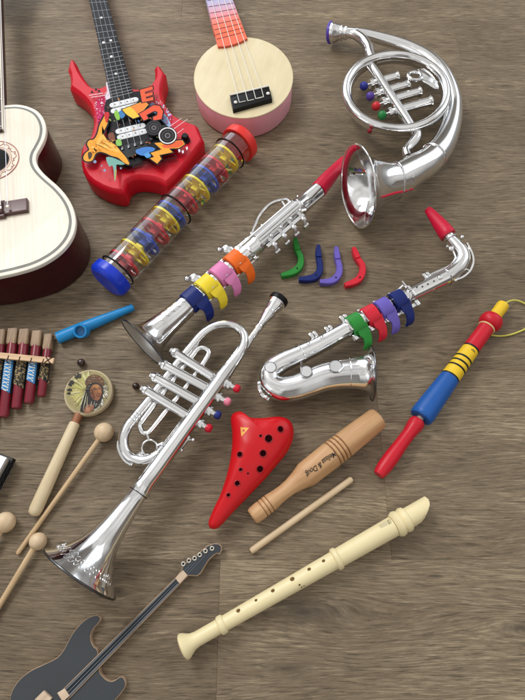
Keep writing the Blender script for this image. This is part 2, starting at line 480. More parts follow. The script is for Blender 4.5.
# ------------------------------------------------------------------ light: a bright room with soft windows
def room_light():
    w = bpy.data.worlds.new('World'); sc.world = w; w.use_nodes = True
    nt = w.node_tree; N = nt.nodes; L = nt.links
    bg = N['Background']
    tc = N.new('ShaderNodeTexCoord')
    sp = N.new('ShaderNodeSeparateXYZ'); L.new(tc.outputs['Generated'], sp.inputs[0])
    def math(op, a, b=None, c=None):
        n = N.new('ShaderNodeMath'); n.operation = op
        for i, x in enumerate((a, b, c)):
            if x is None: continue
            if isinstance(x, (int, float)): n.inputs[i].default_value = x
            else: L.new(x, n.inputs[i])
        return n.outputs[0]
    x, y, z = sp.outputs
    el = math('ARCSINE', z)
    az = math('ARCTAN2', y, x)
    def step(v, a, b):
        n = N.new('ShaderNodeMapRange'); n.interpolation_type = 'SMOOTHSTEP'
        n.inputs['From Min'].default_value = a; n.inputs['From Max'].default_value = b
        L.new(v, n.inputs['Value']); return n.outputs[0]
    def patch(a0, a1, e0, e1, s=0.05):
        return math('MULTIPLY', math('MULTIPLY', step(az, R(a0) - s, R(a0) + s), math('SUBTRACT', 1.0, step(az, R(a1) - s, R(a1) + s))),
                    math('MULTIPLY', step(el, R(e0) - s, R(e0) + s), math('SUBTRACT', 1.0, step(el, R(e1) - s, R(e1) + s))))
    # walls (dim low down), then ceiling
    cr_ = N.new('ShaderNodeValToRGB'); L.new(math('MULTIPLY_ADD', z, 0.5, 0.5), cr_.inputs[0])
    e = cr_.color_ramp.elements
    e[0].position = 0.49; e[0].color = (0.10, 0.09, 0.08, 1)
    e[1].position = 1.0; e[1].color = (*[WORLD * c for c in (1.0, 0.98, 0.955)], 1)
    for pos, k in ((0.505, .32), (0.60, .50), (0.68, .68), (0.75, .84), (0.83, .95), (0.91, 1.0)):
        q = e.new(pos); q.color = (*[WORLD * k * c for c in (1.0, 0.975, 0.94)], 1)
    def add(base, fac, col):
        n = N.new('ShaderNodeMix'); n.data_type = 'RGBA'
        L.new(fac, n.inputs['Factor']); L.new(base, n.inputs[6]); n.inputs[7].default_value = (*col, 1); return n.outputs[2]
    c = cr_.outputs[0]
    c = add(c, patch(95, 140, 12, 48, .03), (2.5, 2.65, 2.85))     # window beyond the top left
    c = add(c, patch(20, 60, 14, 44, .03), (1.9, 2.0, 2.15))       # second window, top right
    c = add(c, patch(-165, -140, 5, 40, .03), (1.2, 1.2, 1.2))
    c = add(c, patch(-110, -72, 6, 62, .12), (0.24, 0.225, 0.21))  # the person taking the picture
    c = add(c, patch(66, 90, 0, 36, .03), (0.22, 0.20, 0.18))      # unseen dark patches, added to give the chrome darker edges
    c = add(c, patch(-40, -5, 2, 28, .03), (0.18, 0.15, 0.13))
    c = add(c, patch(150, 178, 2, 30, .03), (0.20, 0.17, 0.15))
    nz = N.new('ShaderNodeTexNoise'); nz.inputs['Scale'].default_value = 2.6; nz.inputs['Detail'].default_value = 3
    L.new(tc.outputs['Generated'], nz.inputs['Vector'])
    mr = N.new('ShaderNodeMapRange'); mr.inputs['From Min'].default_value = .38; mr.inputs['From Max'].default_value = .62
    mr.inputs['To Min'].default_value = .74; mr.inputs['To Max'].default_value = 1.14; L.new(nz.outputs['Fac'], mr.inputs['Value'])
    vm = N.new('ShaderNodeVectorMath'); vm.operation = 'SCALE'; L.new(c, vm.inputs[0]); L.new(mr.outputs[0], vm.inputs['Scale'])
    c = vm.outputs[0]
    L.new(c, bg.inputs[0]); bg.inputs[1].default_value = 1.0
    ld = bpy.data.lights.new('window_light', 'AREA'); ld.shape = 'RECTANGLE'; ld.size = 0.75; ld.size_y = 0.6
    ld.energy = LAMP; ld.color = (1.0, 0.985, 0.965)
    lo = bpy.data.objects.new('window_light', ld); C.objects.link(lo)
    lo.location = (-0.95, 1.25, 1.7)
    d = V((0.05, 0.4, 0)) - lo.location
    lo.rotation_euler = d.to_track_quat('-Z', 'Y').to_euler()
WORLD, LAMP = 0.83, 20.0
room_light()
sc.view_settings.view_transform = 'Standard'; sc.view_settings.look = 'None'
sc.view_settings.exposure = 0; sc.view_settings.gamma = 1
# ================================================================== acoustic guitar (left edge)
def acoustic_guitar():
    zt = 0.074
    t = thing('acoustic_guitar', 'large acoustic guitar with pale top and dark maroon sides at the left edge', 'guitar', P(-6, 200))
    # right half of the outline as seen, mirrored about the guitar's own axis
    half = [(3, 105.3), (10, 104.6), (18, 104.4), (27, 106), (36, 110), (42, 116), (45.5, 124), (46, 132), (44, 140), (40, 148), (36.8, 154),
            (36, 160), (38, 166), (43, 172.5), (50, 179), (58, 186), (66, 195), (72, 205), (75.3, 216), (75.5, 225), (73, 235), (67, 245),
            (58, 254), (46, 262), (33, 268), (16, 273), (0, 276.5), (-14, 278.5)]
    A, B = P(-6, 161, zt), P(-9, 211, zt)
    fe0, fe1 = P(1.0, 20, zt), P(3.2, 133, zt)
    ax = (fe0 - fe1).normalized()              # towards the headstock
    sd = V((ax.y, -ax.x, 0))                   # to the guitar's right
    c0 = P(-6.5, 161, zt)
    loc = [((P(*p, zt) - c0).dot(sd), (P(*p, zt) - c0).dot(ax)) for p in half]
    loc[0] = (loc[0][0], loc[0][1])
    s0 = loc[-1][1]
    loc[-1] = (0.0, s0 - 0.001)
    top = loc[0][1]
    full = [(0, top)] + loc[:-1] + [loc[-1]] + [(-a, b) for a, b in reversed(loc[:-1])]
    full = cr(full, 5, True)
    W = lambda p, z=zt: c0 + sd * p[0] + ax * p[1] + V((0, 0, z - c0.z))
    out = ccw([(W(p).x, W(p).y) for p in full])
    maroon = mat('maroon_lacquer', lin(68, 20, 24), 0.25, 0, 0.15, 30, 0, spec=.3)
    cream = plastic('white_binding', (236, 230, 216), 0.35)
    greyp = plastic('grey_purfling', (118, 118, 112), 0.45)
    spruce = wood('pale_spruce', lin(216, 205, 184), lin(232, 224, 208), ax, 0.42, 330, 6, 0.02, 0.1)
    m = MB(); m.prism(inset(out, 0.0012), 0.0, zt - 0.006, 0.0, 0.003); obj('side', m, maroon, t)
    m = MB(); m.prism(out, zt - 0.006, zt, 0.0012); obj('binding', m, cream, t)
    m = MB(); m.prism(inset(out, 0.0055), zt - 0.003, zt + 0.0003); obj('purfling', m, greyp, t)
    m = MB(); m.prism(inset(out, 0.0092), zt - 0.002, zt + 0.0006); obj('soundboard', m, spruce, t)
    z = zt + 0.0006
    r0 = (P(9, 161, zt) - c0).length
    m = MB(); m.disc(W((0, 0), z + .0003), (0, 0, 1), r0, 48); hole = obj('sound_hole', m, mat('dark_inside', (0.006, 0.005, 0.005), 0.9), t)
    rosm = plastic('rosette_ring', (232, 220, 200), 0.45)
    red = plastic('rosette_red', (165, 92, 82), 0.5)
    m = MB()
    ci = lambda r, n=64: [tuple(W((r * cos(2 * pi * k / n), r * sin(2 * pi * k / n))))[:2] for k in range(n)]
    m.ringflat(ci(r0 * 1.66), ci(r0 * 1.02), z + .0002)
    ros = obj('rosette', m, rosm, t)
    m = MB()
    for rr in (1.05, 1.16, 1.60, 1.645): m.torus(W((0, 0), z + .0003), (0, 0, 1), r0 * rr, 0.00035, 64, 6)
    for k in range(16):
        a = 2 * pi * k / 16
        sgn = 1 if k % 2 else -1
        pts = []
        for j in range(15):
            u = j / 14
            rr = r0 * (1.37 + sgn * 0.13 * sin(u * 2 * pi) * (1 - .3 * u)); aa = a + (u - .5) * .42 + 0.05 * sin(u * 9)
            pts.append(W((rr * cos(aa), rr * sin(aa)), z + .0004))
        m.sweep(pts, 0.00045, 6)
    obj('scroll_pattern', m, red, ros)
    # bridge
    rose = wood('dark_rosewood', lin(62, 38, 38), lin(104, 74, 72), sd, 0.35, 500, 20, 0.03)
    bc = ((P(0, 212, zt) - c0).dot(ax))
    hl = (P(29, 208, zt) - c0).dot(sd)
    m = MB()
    o1 = [(-hl, bc - .010), (-hl * .35, bc - .010), (-hl * .35, bc - .0135), (hl * .35, bc - .0135), (hl * .35, bc - .010), (hl, bc - .010), (hl, bc + .012), (hl * .35, bc + .012), (hl * .35, bc + .0145), (-hl * .35, bc + .0145), (-hl * .35, bc + .012), (-hl, bc + .012)]
    m.prism([tuple(W(p))[:2] for p in o1], z, z + .006, .0015)
    m.prism([tuple(W(p))[:2] for p in [(-hl * .33, bc - .009), (hl * .33, bc - .009), (hl * .33, bc + .010), (-hl * .33, bc + .010)]], z + .005, z + .010, .002)
    br = obj('bridge', m, rose, t)
    m = MB(); m.block(W((0, bc + .004), z + .011), sd, hl * .6, .003, .004); obj('saddle', m, cream, br)
    for k in range(6):
        m = MB(); p = W((-.024 + .0096 * k, bc - .004), z + .010)
        m.cyl(p, p + V((0, 0, .0035)), .0022, 12); obj('bridge_pin', m, cream if k % 2 else chrome2, br)
    # neck, fretboard, strings
    hw = (P(3.2, 133, zt) - c0).dot(sd) + 0.001
    fend = (P(3.2, 133, zt) - c0).dot(ax) + .0005
    hw2 = hw * 0.86
    ftop = top + 0.30
    fbm = wood('fretboard_rosewood', lin(48, 34, 32), lin(84, 62, 57), ax, 0.4, 500, 20, 0.03)
    m = MB(); m.prism([tuple(W(p))[:2] for p in [(-hw, fend), (hw, fend), (hw2, ftop), (-hw2, ftop)]], z, z + .0055, .0008); fb = obj('fretboard', m, fbm, t)
    m = MB(); m.prism([tuple(W(p))[:2] for p in [(-hw2 * .98, top - .002), (hw * .98, top - .002), (hw2 * .98, ftop), (-hw2 * .98, ftop)]], z - .022, z - .0002, .0, .008); obj('neck', m, maroon, t)
    m = MB()
    for sgn in (-1, 1):
        m.sweep([W((sgn * (hw + .0006), fend + .001), z + .003), W((sgn * (hw2 + .0006), ftop), z + .003)], (0.0009, .0028), box=True)
    obj('fretboard_edge', m, cream, fb)
    for k in range(17):
        q = fend + 0.006 + (ftop - fend) * (1 - 2 ** (-k / 8.0))
        if q > ftop - .01: break
        m = MB(); w_ = hw + (hw2 - hw) * (q - fend) / (ftop - fend)
        m.sweep([W((-w_, q), z + .0058), W((w_, q), z + .0058)], .0008, 6); obj('fret', m, chrome2, fb)
    m = MB(); m.prism([tuple(W(p))[:2] for p in [(-hw2, ftop), (hw2, ftop), (.036, ftop + .04), (.033, ftop + .15), (-.033, ftop + .15), (-.036, ftop + .04)]], z - .014, z + .002, .001); obj('headstock', m, maroon, t)
    for k in range(6):
        m = MB(); xx = -.024 + .0096 * k
        m.sweep([W((xx, bc), z + .0125), W((xx * .75, ftop), z + .0085)], .0004, 6); obj('string', m, chrome2, t)
acoustic_guitar()

# ================================================================== red toy electric guitar
steel = mat('dull_steel', (0.42, 0.43, 0.45), 0.4, 0.8)
def red_guitar():
    zt = 0.037
    t = thing('toy_electric_guitar', 'red toy electric guitar with horned body and graffiti print', 'guitar', P(140, 140))
    redp = plastic('red_guitar_plastic', (204, 20, 40), 0.34)
    o = [(72, 56.5), (75.5, 61), (79, 69), (82.5, 75), (86, 80), (90, 84.5), (94, 86.5), (100, 86.3), (107, 83), (120, 84), (131, 86.5), (136, 87.6), (143, 86.8), (150, 83), (154, 77.5),
         (154.5, 71), (154, 66), (156, 64.3), (160, 64.5), (162.5, 68.5), (165.3, 72), (164.2, 77), (162.8, 82), (161.8, 88), (162.2, 94), (164, 101), (168, 107.5), (173.5, 113), (181, 117.5),
         (190, 121), (196, 123.2), (198, 125.5), (200, 131), (203.5, 138.5), (201.5, 143), (197, 149), (190, 158), (184, 166), (179, 172), (172, 179), (166, 184.2), (160, 180.8), (153, 178.4), (146, 177.3),
         (139, 176.8), (132, 178), (127, 181), (125, 186), (123.5, 191), (118, 191.5), (110, 190), (101, 186.5), (92, 181.5), (86, 176), (82, 169), (80.3, 161), (79.8, 152), (80.5, 146.5), (82.5, 143), (87, 139), (90.5, 132),
         (92.8, 122), (92.2, 113), (89, 104.5), (84, 98), (78, 92.5), (72, 88.5), (69, 86), (69.7, 80), (69, 73), (66.8, 67.5), (68.3, 61)]
    out = pin(o, zt)
    m = MB()
    out = ccw(out)
    mid = []
    for a, b in zip(out, out[1:] + out[:1]): mid += [a, ((a[0] + b[0]) / 2, (a[1] + b[1]) / 2)]
    out = mid
    m.rings([[(x, y, z) for x, y in (inset_safe(out, d) if d > .0005 else inset(out, d))] for d, z in ((.0026, .0), (.0, .003), (-.0002, zt - .0078), (.0004, zt - .0062), (.0040, zt - .0010), (.0054, zt))])
    body = obj('body', m, redp, t, ang=28)
    za = zt + .0002
    m = MB()
    lay = [0]
    def f(pts, col, smooth=0):
        lay[0] += 1
        m.flat(pin(pts, zt, smooth), za + lay[0] * 0.00003, lin(*col))
    def outl(pts, col, px=1.3, edge=(14, 12, 16), smooth=0):
        w = px * S(130, zt)
        q = pin(pts, zt, smooth)
        lay[0] += 1; m.flat(inset(ccw(q), -w), za + lay[0] * .00003, lin(*edge))
        lay[0] += 1; m.flat(q, za + lay[0] * .00003, lin(*col))
    rnd = random.Random(11)
    op = inset(ccw(o), 2.5)
    def inb(x, y):
        k = False
        for (ax_, ay_), (bx_, by_) in zip(op, op[1:] + op[:1]):
            if (ay_ > y) != (by_ > y) and x < (bx_ - ax_) * (y - ay_) / (by_ - ay_) + ax_: k = not k
        return k
    def spl(cx, cy, rx, ry, n, col, smin=.5, smax=1.8):
        for _ in range(n):
            a = rnd.uniform(0, 6.283); q = sqrt(rnd.random())
            x, y = cx + rx * q * cos(a), cy + ry * q * sin(a)
            s = rnd.uniform(smin, smax) * (1.1 - q * .6)
            if not inb(x, y): continue
            f([(x + s * cos(k * 1.047 + .3) * rnd.uniform(.6, 1.2), y + s * sin(k * 1.047 + .3) * rnd.uniform(.6, 1.2)) for k in range(6)], col)
    # magenta halo, paint splashes
    f([(97, 99), (106, 96), (111, 103), (112, 112), (106, 122), (99, 128), (97, 118), (95, 108)], (188, 28, 78), 3)
    f([(106, 83), (110, 82), (113, 92), (113, 101), (108, 104), (105, 97), (107, 91)], (226, 214, 226), 3)
    spl(103, 106, 8, 14, 60, (232, 200, 214), .3, 1.2); spl(101, 118, 6, 9, 26, (205, 60, 130), .5, 1.4)
    f([(152, 104), (158, 108), (162, 113), (167, 118), (171, 126), (168, 133), (160, 130), (156, 118), (148, 112)], (150, 178, 214), 3)
    spl(166, 117, 9, 13, 55, (176, 200, 228), .4, 1.6); spl(168, 121, 8, 12, 26, (206, 70, 140), .4, 1.2); spl(160, 109, 10, 6, 22, (236, 226, 236), .3, 1.0)
    # white scratches
    for (a, b) in (((90, 98.2), (104, 96.0)), ((92, 100.2), (105, 98.2)), ((172, 133.5), (188, 121.8)), ((170, 129.5), (182, 121)), ((176, 137.5), (184, 131.5))):
        f([(a[0], a[1] - .35), (b[0], b[1] - .35), (b[0], b[1] + .25), (a[0], a[1] + .35)], (232, 196, 204))
    for x, y in ((93, 95), (97, 92.5), (100, 94)):
        f([(x - 1.6, y + 1.2), (x, y - 2.2), (x + .8, y - .4), (x + 2, y + 1)], (26, 14, 20))
    # dark mass behind the lettering
    f([(107, 103), (139, 94), (147, 107), (163, 124), (176, 138), (176, 150), (168, 158), (150, 160), (138, 167), (128, 170), (118, 164), (112, 152), (108, 138), (107, 120)], (20, 17, 21), 2)
    f([(108, 150), (118, 160), (132, 168), (124, 171), (112, 164)], (50, 30, 22), 2)
    # halftone corner
    for i in range(26):
        for j in range(7):
            x = 128 + i * 2.1 + (j % 2) * 1.05; y = 166 + j * 1.75 - (i - 6) * .36
            s = 1.30 - .15 * j - .012 * abs(i - 8)
            if 124 < x < 178 and y > 158 and s > .15 and not (y > 172 + max(0, (140 - x) * .2)) :
                f([(x - s, y), (x, y - s * .8), (x + s, y), (x, y + s * .8)], (30, 5, 10))
    # scraps of colour inside the dark mass
    for k in range(46):
        x, y = rnd.uniform(109, 165), rnd.uniform(104, 162)
        s = rnd.uniform(.6, 2.2); a = rnd.uniform(0, 6.28)
        f([(x + s * cos(a), y + s * sin(a)), (x + s * .5 * cos(a + 1.7), y + s * .5 * sin(a + 1.7)), (x - s * cos(a + .3), y - s * sin(a + .3)), (x + s * .4 * cos(a - 1.4), y + s * .4 * sin(a - 1.4))],
          rnd.choice([(96, 52, 34), (150, 80, 40), (60, 96, 150), (200, 120, 44), (110, 36, 40), (84, 78, 80), (150, 170, 90), (206, 190, 170)]))
    # boot-like yellow shape, heavy black contour
    outl([(107, 121), (109.5, 128), (106.5, 135), (104.5, 141), (110, 146.5), (117, 150), (122, 156), (128, 163), (131, 169.5), (126, 168), (120, 163), (113, 161), (108, 158.5), (102, 157), (97.5, 159), (94.5, 165.5), (88.5, 166.5), (85.5, 163.5), (87.5, 158.5), (91.5, 155), (89.3, 149.5), (91.5, 145.5), (96, 144.8), (99.5, 139), (101.5, 131), (104.5, 125)], (232, 158, 50), 1.5, smooth=3)
    f([(104, 138), (110, 147), (117, 151), (122, 158), (112, 155), (103, 152), (98, 149), (101, 143)], (240, 182, 84), 2)
    for a in ([(97, 149), (104, 152), (112, 157)], [(101, 145), (108, 150), (116, 155)], [(95, 152), (99, 155), (98, 158)], [(104, 131), (106, 136), (104, 141)], [(92, 157), (93.5, 160), (92, 164)]):
        (x0, y0), (x1, y1), (x2, y2) = a
        f([(x0, y0), (x1, y1 - .4), (x2, y2), (x1, y1 + .5)], (90, 48, 16))
    f([(90.5, 157.5), (94, 158), (94, 162), (91.5, 164.8), (90.3, 162)], (70, 56, 40), 2)
    f([(106, 119), (111, 118), (110, 126), (108, 128)], (196, 40, 40), 2)
    f([(110, 140), (115, 138), (117, 146), (112, 146)], (120, 70, 50), 2)
    for k in range(70):
        a = rnd.uniform(0, 1); x = 88 + 34 * a + rnd.uniform(-3, 3); y = 160 - 30 * sin(a * 2.4) * .5 + rnd.uniform(-7, 7)
        if 93 < x < 118 and 143 < y < 158: f([(x, y), (x + rnd.uniform(1, 4), y + rnd.uniform(0, 2)), (x + rnd.uniform(1, 3), y + rnd.uniform(.6, 2.4))], rnd.choice([(206, 120, 34), (246, 200, 110), (216, 138, 40), (170, 92, 30)]))
    # green and blue leaves between the pickups
    f([(116, 119), (119.5, 117), (122, 124), (120.5, 126.5), (118, 125)], (132, 186, 74), 2); f([(121, 118), (125, 117), (127, 122), (123, 125)], (62, 122, 178), 2)
    f([(118, 147), (122, 145), (124, 151), (119, 152)], (132, 186, 90), 2)
    # orange lettering
    outl([(124, 116), (146, 107.5), (150, 111), (145, 117), (141, 123), (135, 125), (130, 122), (127, 119.5)], (238, 190, 64), 1.0)
    f([(132, 113), (146, 108), (149.5, 111), (144.5, 117), (140, 122), (136.5, 117)], (236, 132, 56))
    outl([(141.5, 96.6), (154, 93), (154.5, 96), (146.5, 98.6), (147, 100.6), (154, 98.6), (154.4, 101.4), (147.4, 103.6), (147.8, 105.4), (154.6, 103.4), (155, 106.6), (143.8, 109)], (224, 92, 54), 1.1)
    outl([(141, 120.5), (155, 111.8), (161, 112.5), (164.5, 118), (163, 125.5), (155, 127), (154.5, 123.5), (158.5, 122), (159.2, 118.5), (156, 117.3), (148, 121.5), (150, 125), (145.5, 127)], (228, 86, 56), 1.2)
    # blue patch and zigzag arrow
    f([(138, 156), (149, 153), (157, 155), (152, 159), (146, 162), (139, 160)], (66, 124, 196), 2); f([(146, 160), (153, 158), (152, 163), (148, 164)], (84, 150, 210), 2)
    outl([(156, 149.5), (183.5, 146.6), (186, 150.5), (180, 154.5), (170.5, 154.8), (174, 158.5), (160.8, 161.3), (163, 165), (158.8, 169.8), (151.6, 164.6), (155.8, 163.2), (152.3, 159.2), (163, 155.8)], (236, 158, 52), 1.2)
    f([(170, 148.6), (183, 147), (185.2, 150.3), (179.5, 153.8), (166, 154.4), (163, 152)], (224, 96, 56))
    for x, y in ((184, 158), (188, 154.5), (180.5, 157)):
        f([(x - 1.2, y - 1), (x + .8, y - 1.6), (x + 1, y + 1), (x - .4, y + 2)], (230, 214, 226))
    # turquoise drips
    f([(108.5, 163.5), (115, 164), (122, 167), (127, 170.5), (122, 171), (118.5, 171), (118.8, 178), (117.9, 186), (116.6, 186), (116, 177), (114.5, 171.5), (112, 173), (110, 170)], (116, 168, 158), 2)
    f([(117.3, 176), (118.6, 176), (118.1, 185.5), (117, 185.5)], (190, 160, 70))
    for x, y, s in ((97.5, 168, 1.6), (107, 176.5, 1.4), (123, 174.5, 1.0), (104, 172, .8)):
        f([(x + s * cos(k * .785), y + s * sin(k * .785)) for k in range(8)], (128, 150, 182))
    # printed loudspeakers
    def spk(cx, cy, r, ring):
        for q, col in ((1.0, (12, 12, 14)), (.92, ring), (.80, (16, 16, 18)), (.62, (66, 62, 64)), (.50, (22, 20, 22)), (.30, (112, 106, 108)), (.18, (40, 38, 40))):
            f([(cx + r * q * cos(k * .2618), cy + r * q * .93 * sin(k * .2618)) for k in range(24)], col)
    spk(155.5, 134.5, 8.2, (52, 50, 52)); spk(169, 142.3, 9.6, (228, 226, 226))
    obj('graffiti_print', m, art, body)
    # fretboard
    fbm = plastic('black_fretboard', (13, 13, 17), 0.45, spec=.2)
    zf = zt + .006
    m = MB(); fb_ = [(84.5, -20), (101.6, -20), (134, 96), (111.5, 101.5)]
    m.prism(pin(fb_, zf), zt - .008, zf, .0008); fb = obj('fretboard', m, fbm, t)
    def on(u, v):    # u across, v along the neck in pixels
        a = V((84.5, -20)).lerp(V((111.5, 101.5)), v); b = V((101.6, -20)).lerp(V((134, 96)), v)
        p = a.lerp(b, u); return P(p.x, p.y, zf)
    frets = [-16, -8, 1, 9.5, 17, 24.5, 31, 37, 42.5, 48, 53, 57.6, 62, 66.3, 70.2, 74, 77.5, 80.8, 84, 87, 90, 93, 95.8]
    for y in frets:
        v = (y + 22) / 121.5
        a, b = on(.01, v), on(.99, v)
        m = MB(); m.sweep([a + V((0, 0, .0002)), b + V((0, 0, .0002))], .0004, 6); obj('fret', m, steel, fb)
    white = plastic('white_print', (226, 226, 224), 0.4)
    for x, y in ((101.3, 17.8), (103.5, 42.5), (110.7, 40.5), (111.3, 56.5), (115.9, 73.8)):
        m = MB(); m.disc(P(x, y, zf) + V((0, 0, .00025)), (0, 0, 1), 1.5 * S(y, zf), 14); obj('fret_dot', m, white, fb)
    # pickups
    pw = plastic('white_pickup', (222, 224, 226), 0.32)
    def quad(c, zz): return pin(c, zz)
    for base, bars in (([(106.5, 104), (139, 95.5), (142, 108), (110.5, 117.5)], (((112.8, 104.8), (135.2, 99.4)), ((114, 110.6), (136.4, 105)))),
                       ([(114.5, 130.5), (147, 121.8), (151, 135.5), (118, 144.5)], (((118.8, 131), (142.2, 125.4)), ((120.4, 136.8), (144.2, 131))))):
        zb = zt + .005
        m = MB(); m.prism(quad(base, zb), zt - .001, zb, .0012); pk = obj('pickup', m, black_pl, t)
        for a, b in bars:
            A, B = P(*a, zb + .002), P(*b, zb + .002)
            m = MB(); d = (B - A).normalized(); n = V((-d.y, d.x, 0)); h = 3.5 * S(120, zb)
            pts = [tuple(B + n * h * sin(k * pi / 8 - pi / 2) + d * h * cos(k * pi / 8 - pi / 2))[:2] for k in range(9)] + [tuple(A + n * h * sin(k * pi / 8 + pi / 2) + d * h * cos(k * pi / 8 + pi / 2))[:2] for k in range(9)]
            m.prism(pts, zb - .001, zb + .0018, .0006); cv = obj('coil_cover', m, pw, pk)
            for k in range(4):
                m = MB(); p = A.lerp(B, .09 + k * .273); m.cyl(V((p.x, p.y, zb)), V((p.x, p.y, zb + .0022)), .0014, 10); obj('pole_screw', m, darkrim, pk)
    # bridge
    zb = zt + .010
    m = MB(); m.prism(quad([(117, 151.5), (147.5, 143.5), (150, 150.5), (120.5, 160)], zb), zt - .001, zb, .0012)
    m.prism(quad([(119, 146.5), (145.5, 139), (147.5, 144.5), (120.5, 152.2)], zt + .007), zt - .001, zt + .007, .001)
    br = obj('bridge', m, black_pl, t)
    for k in range(4):
        m = MB(); a = V((119.5, 150)).lerp(V((146, 142.5)), .12 + k * .24)
        m.block(P(a.x, a.y, zt + .009), P(a.x + .3, a.y + 1, 0) - P(a.x, a.y, 0), .006, .0042, .004); obj('saddle', m, darkrim, br)
    for k in range(4):
        m = MB(); a = on(.17 + .22 * k, 0); b = V((119.5, 150)).lerp(V((146, 142.5)), .12 + k * .24)
        m.sweep([a + V((0, 0, .0022)), P(b.x, b.y, zt + .0115)], .00024, 6); obj('string', m, steel, t)
    for x, y, r in ((185, 136.6, 4.1), (163.5, 128.5, 3.9)):
        m = MB(); p = P(x, y, zt + .008); rr = r * S(y, zt)
        m.lathe((p.x, p.y, zt - .001), (p.x, p.y, zt + .011), [(0, rr * 1.15), (.25, rr * 1.12), (.3, rr * .95), (.85, rr * .85), (1, rr * .7)], 24); obj('knob', m, black_pl, t)
    # neck under the fretboard and headstock beyond the frame
    m = MB(); m.prism(pin([(85, -20), (101, -20), (133, 92), (112.5, 96)], zf), .010, zt - .0085, 0, .006); obj('neck', m, redp, t)
    m = MB(); m.prism(pin([(84, -19), (102, -19), (101, -34), (90, -46), (74, -40), (78, -28)], zf), .014, zt - .001, .002); obj('headstock', m, redp, t)
red_guitar()

# ================================================================== ukulele
def ukulele():
    zt = 0.045
    c = (P(193.6, 80, zt) + P(293, 76.5, zt)) / 2
    top_, bot_ = P(243, 37, zt), P(243.5, 118, zt)
    c = V(((P(193.6, 80, zt).x + P(293.2, 77, zt).x) / 2, (top_.y + bot_.y) / 2, zt))
    r = ((P(293.2, 77, zt).x - P(193.6, 80, zt).x) / 2 + (top_.y - bot_.y) / 2) / 2
    t = thing('ukulele', 'small round ukulele with natural wood top and pink sides', 'ukulele', c)
    pink = plastic('pink_paint', (250, 182, 198), 0.5)
    ply = wood('birch_ply', lin(216, 200, 160), lin(228, 215, 178), (.3, 1, 0), 0.45, 60, 12, 0.01, 0.1)
    m = MB(); b = V((c.x, c.y, 0)); tt = V((c.x, c.y, zt - .0022))
    rx = (P(293.2, 77, zt).x - P(193.6, 80, zt).x) / 2; ry = (top_.y - bot_.y) / 2
    def el(z, d, n=96): return [(c.x + (rx - d) * cos(2 * pi * k / n), c.y + (ry - d) * sin(2 * pi * k / n), z) for k in range(n)]
    m.rings([el(z, d) for z, d in ((0, .006), (.001, .003), (.004, .001), (zt - .0022, .0006))]); obj('body', m, pink, t)
    m = MB(); m.rings([el(z, d) for z, d in ((zt - .002, 0), (zt - .0006, 0), (zt, .0008))]); obj('soundboard', m, ply, t)
    zf = zt + .004
    L0, L1, R0, R1 = (199.5, -28), (217.8, 46.5), (222, -28), (247.2, 38.2)
    def on(u, v):
        a = V(L0).lerp(V(L1), v); b_ = V(R0).lerp(V(R1), v); q = a.lerp(b_, u); return P(q.x, q.y, zf)
    cols = [(0.0, (176, 188, 226)), (.28, (176, 186, 222)), (.42, (188, 182, 214)), (.52, (214, 170, 190)), (.60, (232, 150, 158)), (.70, (238, 128, 108)), (.85, (240, 116, 84)), (1, (240, 118, 92))]
    def colat(v):
        for (a, ca), (b_, cb) in zip(cols, cols[1:]):
            if a <= v <= b_:
                k = (v - a) / (b_ - a); return lin(*[x + (y - x) * k for x, y in zip(ca, cb)])
    m = MB(); n = 40; rows = []
    for k in range(n + 1):
        v = k / n
        rows.append([on(0, v), on(1, v)])
    for k in range(n):
        a0, b0 = rows[k]; a1, b1 = rows[k + 1]
        dz = V((0, 0, zf - zt + .010 if k < n - 9 else zf - zt))
        i = m.add([a0, b0, b1, a1, a0 - dz, b0 - dz, b1 - dz, a1 - dz]); cc = colat((k + .5) / n)
        for q in ((0, 3, 2, 1), (0, 1, 5, 4), (1, 2, 6, 5), (2, 3, 7, 6), (3, 0, 4, 7)): m.face([i + z for z in q], cc)
    e = [on(0, 1), on(.25, 1.022), on(.5, 1.03), on(.75, 1.022), on(1, 1)]
    i = m.add(e); m.face(range(i, i + 5), lin(240, 118, 92)); j = m.add([p - V((0, 0, zf - zt)) for p in e])
    for k in range(4): m.face((i + k, i + k + 1, j + k + 1, j + k), lin(214, 96, 76))
    fb = obj('fretboard', m, art, t)
    fr = plastic('fret_purple', (104, 62, 76), 0.4)
    for v in (.08, .19, .29, .385, .47, .555, .63, .71, .78, .845, .905):
        m = MB(); m.sweep([on(.02, v) + V((0, 0, .0002)), on(.98, v) + V((0, 0, .0002))], .0005, 6); obj('fret', m, fr, fb)
    m = MB(); m.prism([tuple(on(.05, 0))[:2], tuple(on(.95, 0))[:2], tuple(on(.95, .80))[:2], tuple(on(.05, .80))[:2]], .014, zf - .0135, 0, .008); obj('neck', m, pink, t)
    m = MB(); m.prism([tuple(on(-.15, -.02))[:2], tuple(on(1.15, -.02))[:2], tuple(on(1.2, -.5))[:2], tuple(on(-.1, -.5))[:2]], .016, zf - .006, .002); obj('headstock', m, pink, t)
    zb = zt + .008
    m = MB(); q = [(229.8, 94.6), (268.8, 85.4), (272.2, 98.6), (233, 109.4)]
    m.prism(pin(q, zb), zt - .0005, zb, .0008); br = obj('bridge', m, black_pl, t)
    wh = plastic('white_nylon', (236, 234, 226), 0.35)
    m = MB(); m.sweep([P(230.6, 95.4, zb) + V((0, 0, .0008)), P(268.8, 86.3, zb) + V((0, 0, .0008))], .0013, 8); obj('saddle', m, wh, br)
    for x, y in ((235.6, 102.2), (268, 93.4)):
        m = MB(); p = P(x, y, zb + .001); m.ball(p, .0030, (1, 1, .6), 14, 8); obj('screw_cap', m, wh, br)
    st_ = [((204.0, -28), (236.8, 92.6)), ((209.8, -28), (245.2, 91)), ((215.5, -28), (253.2, 89)), ((219.6, -28), (261, 87))]
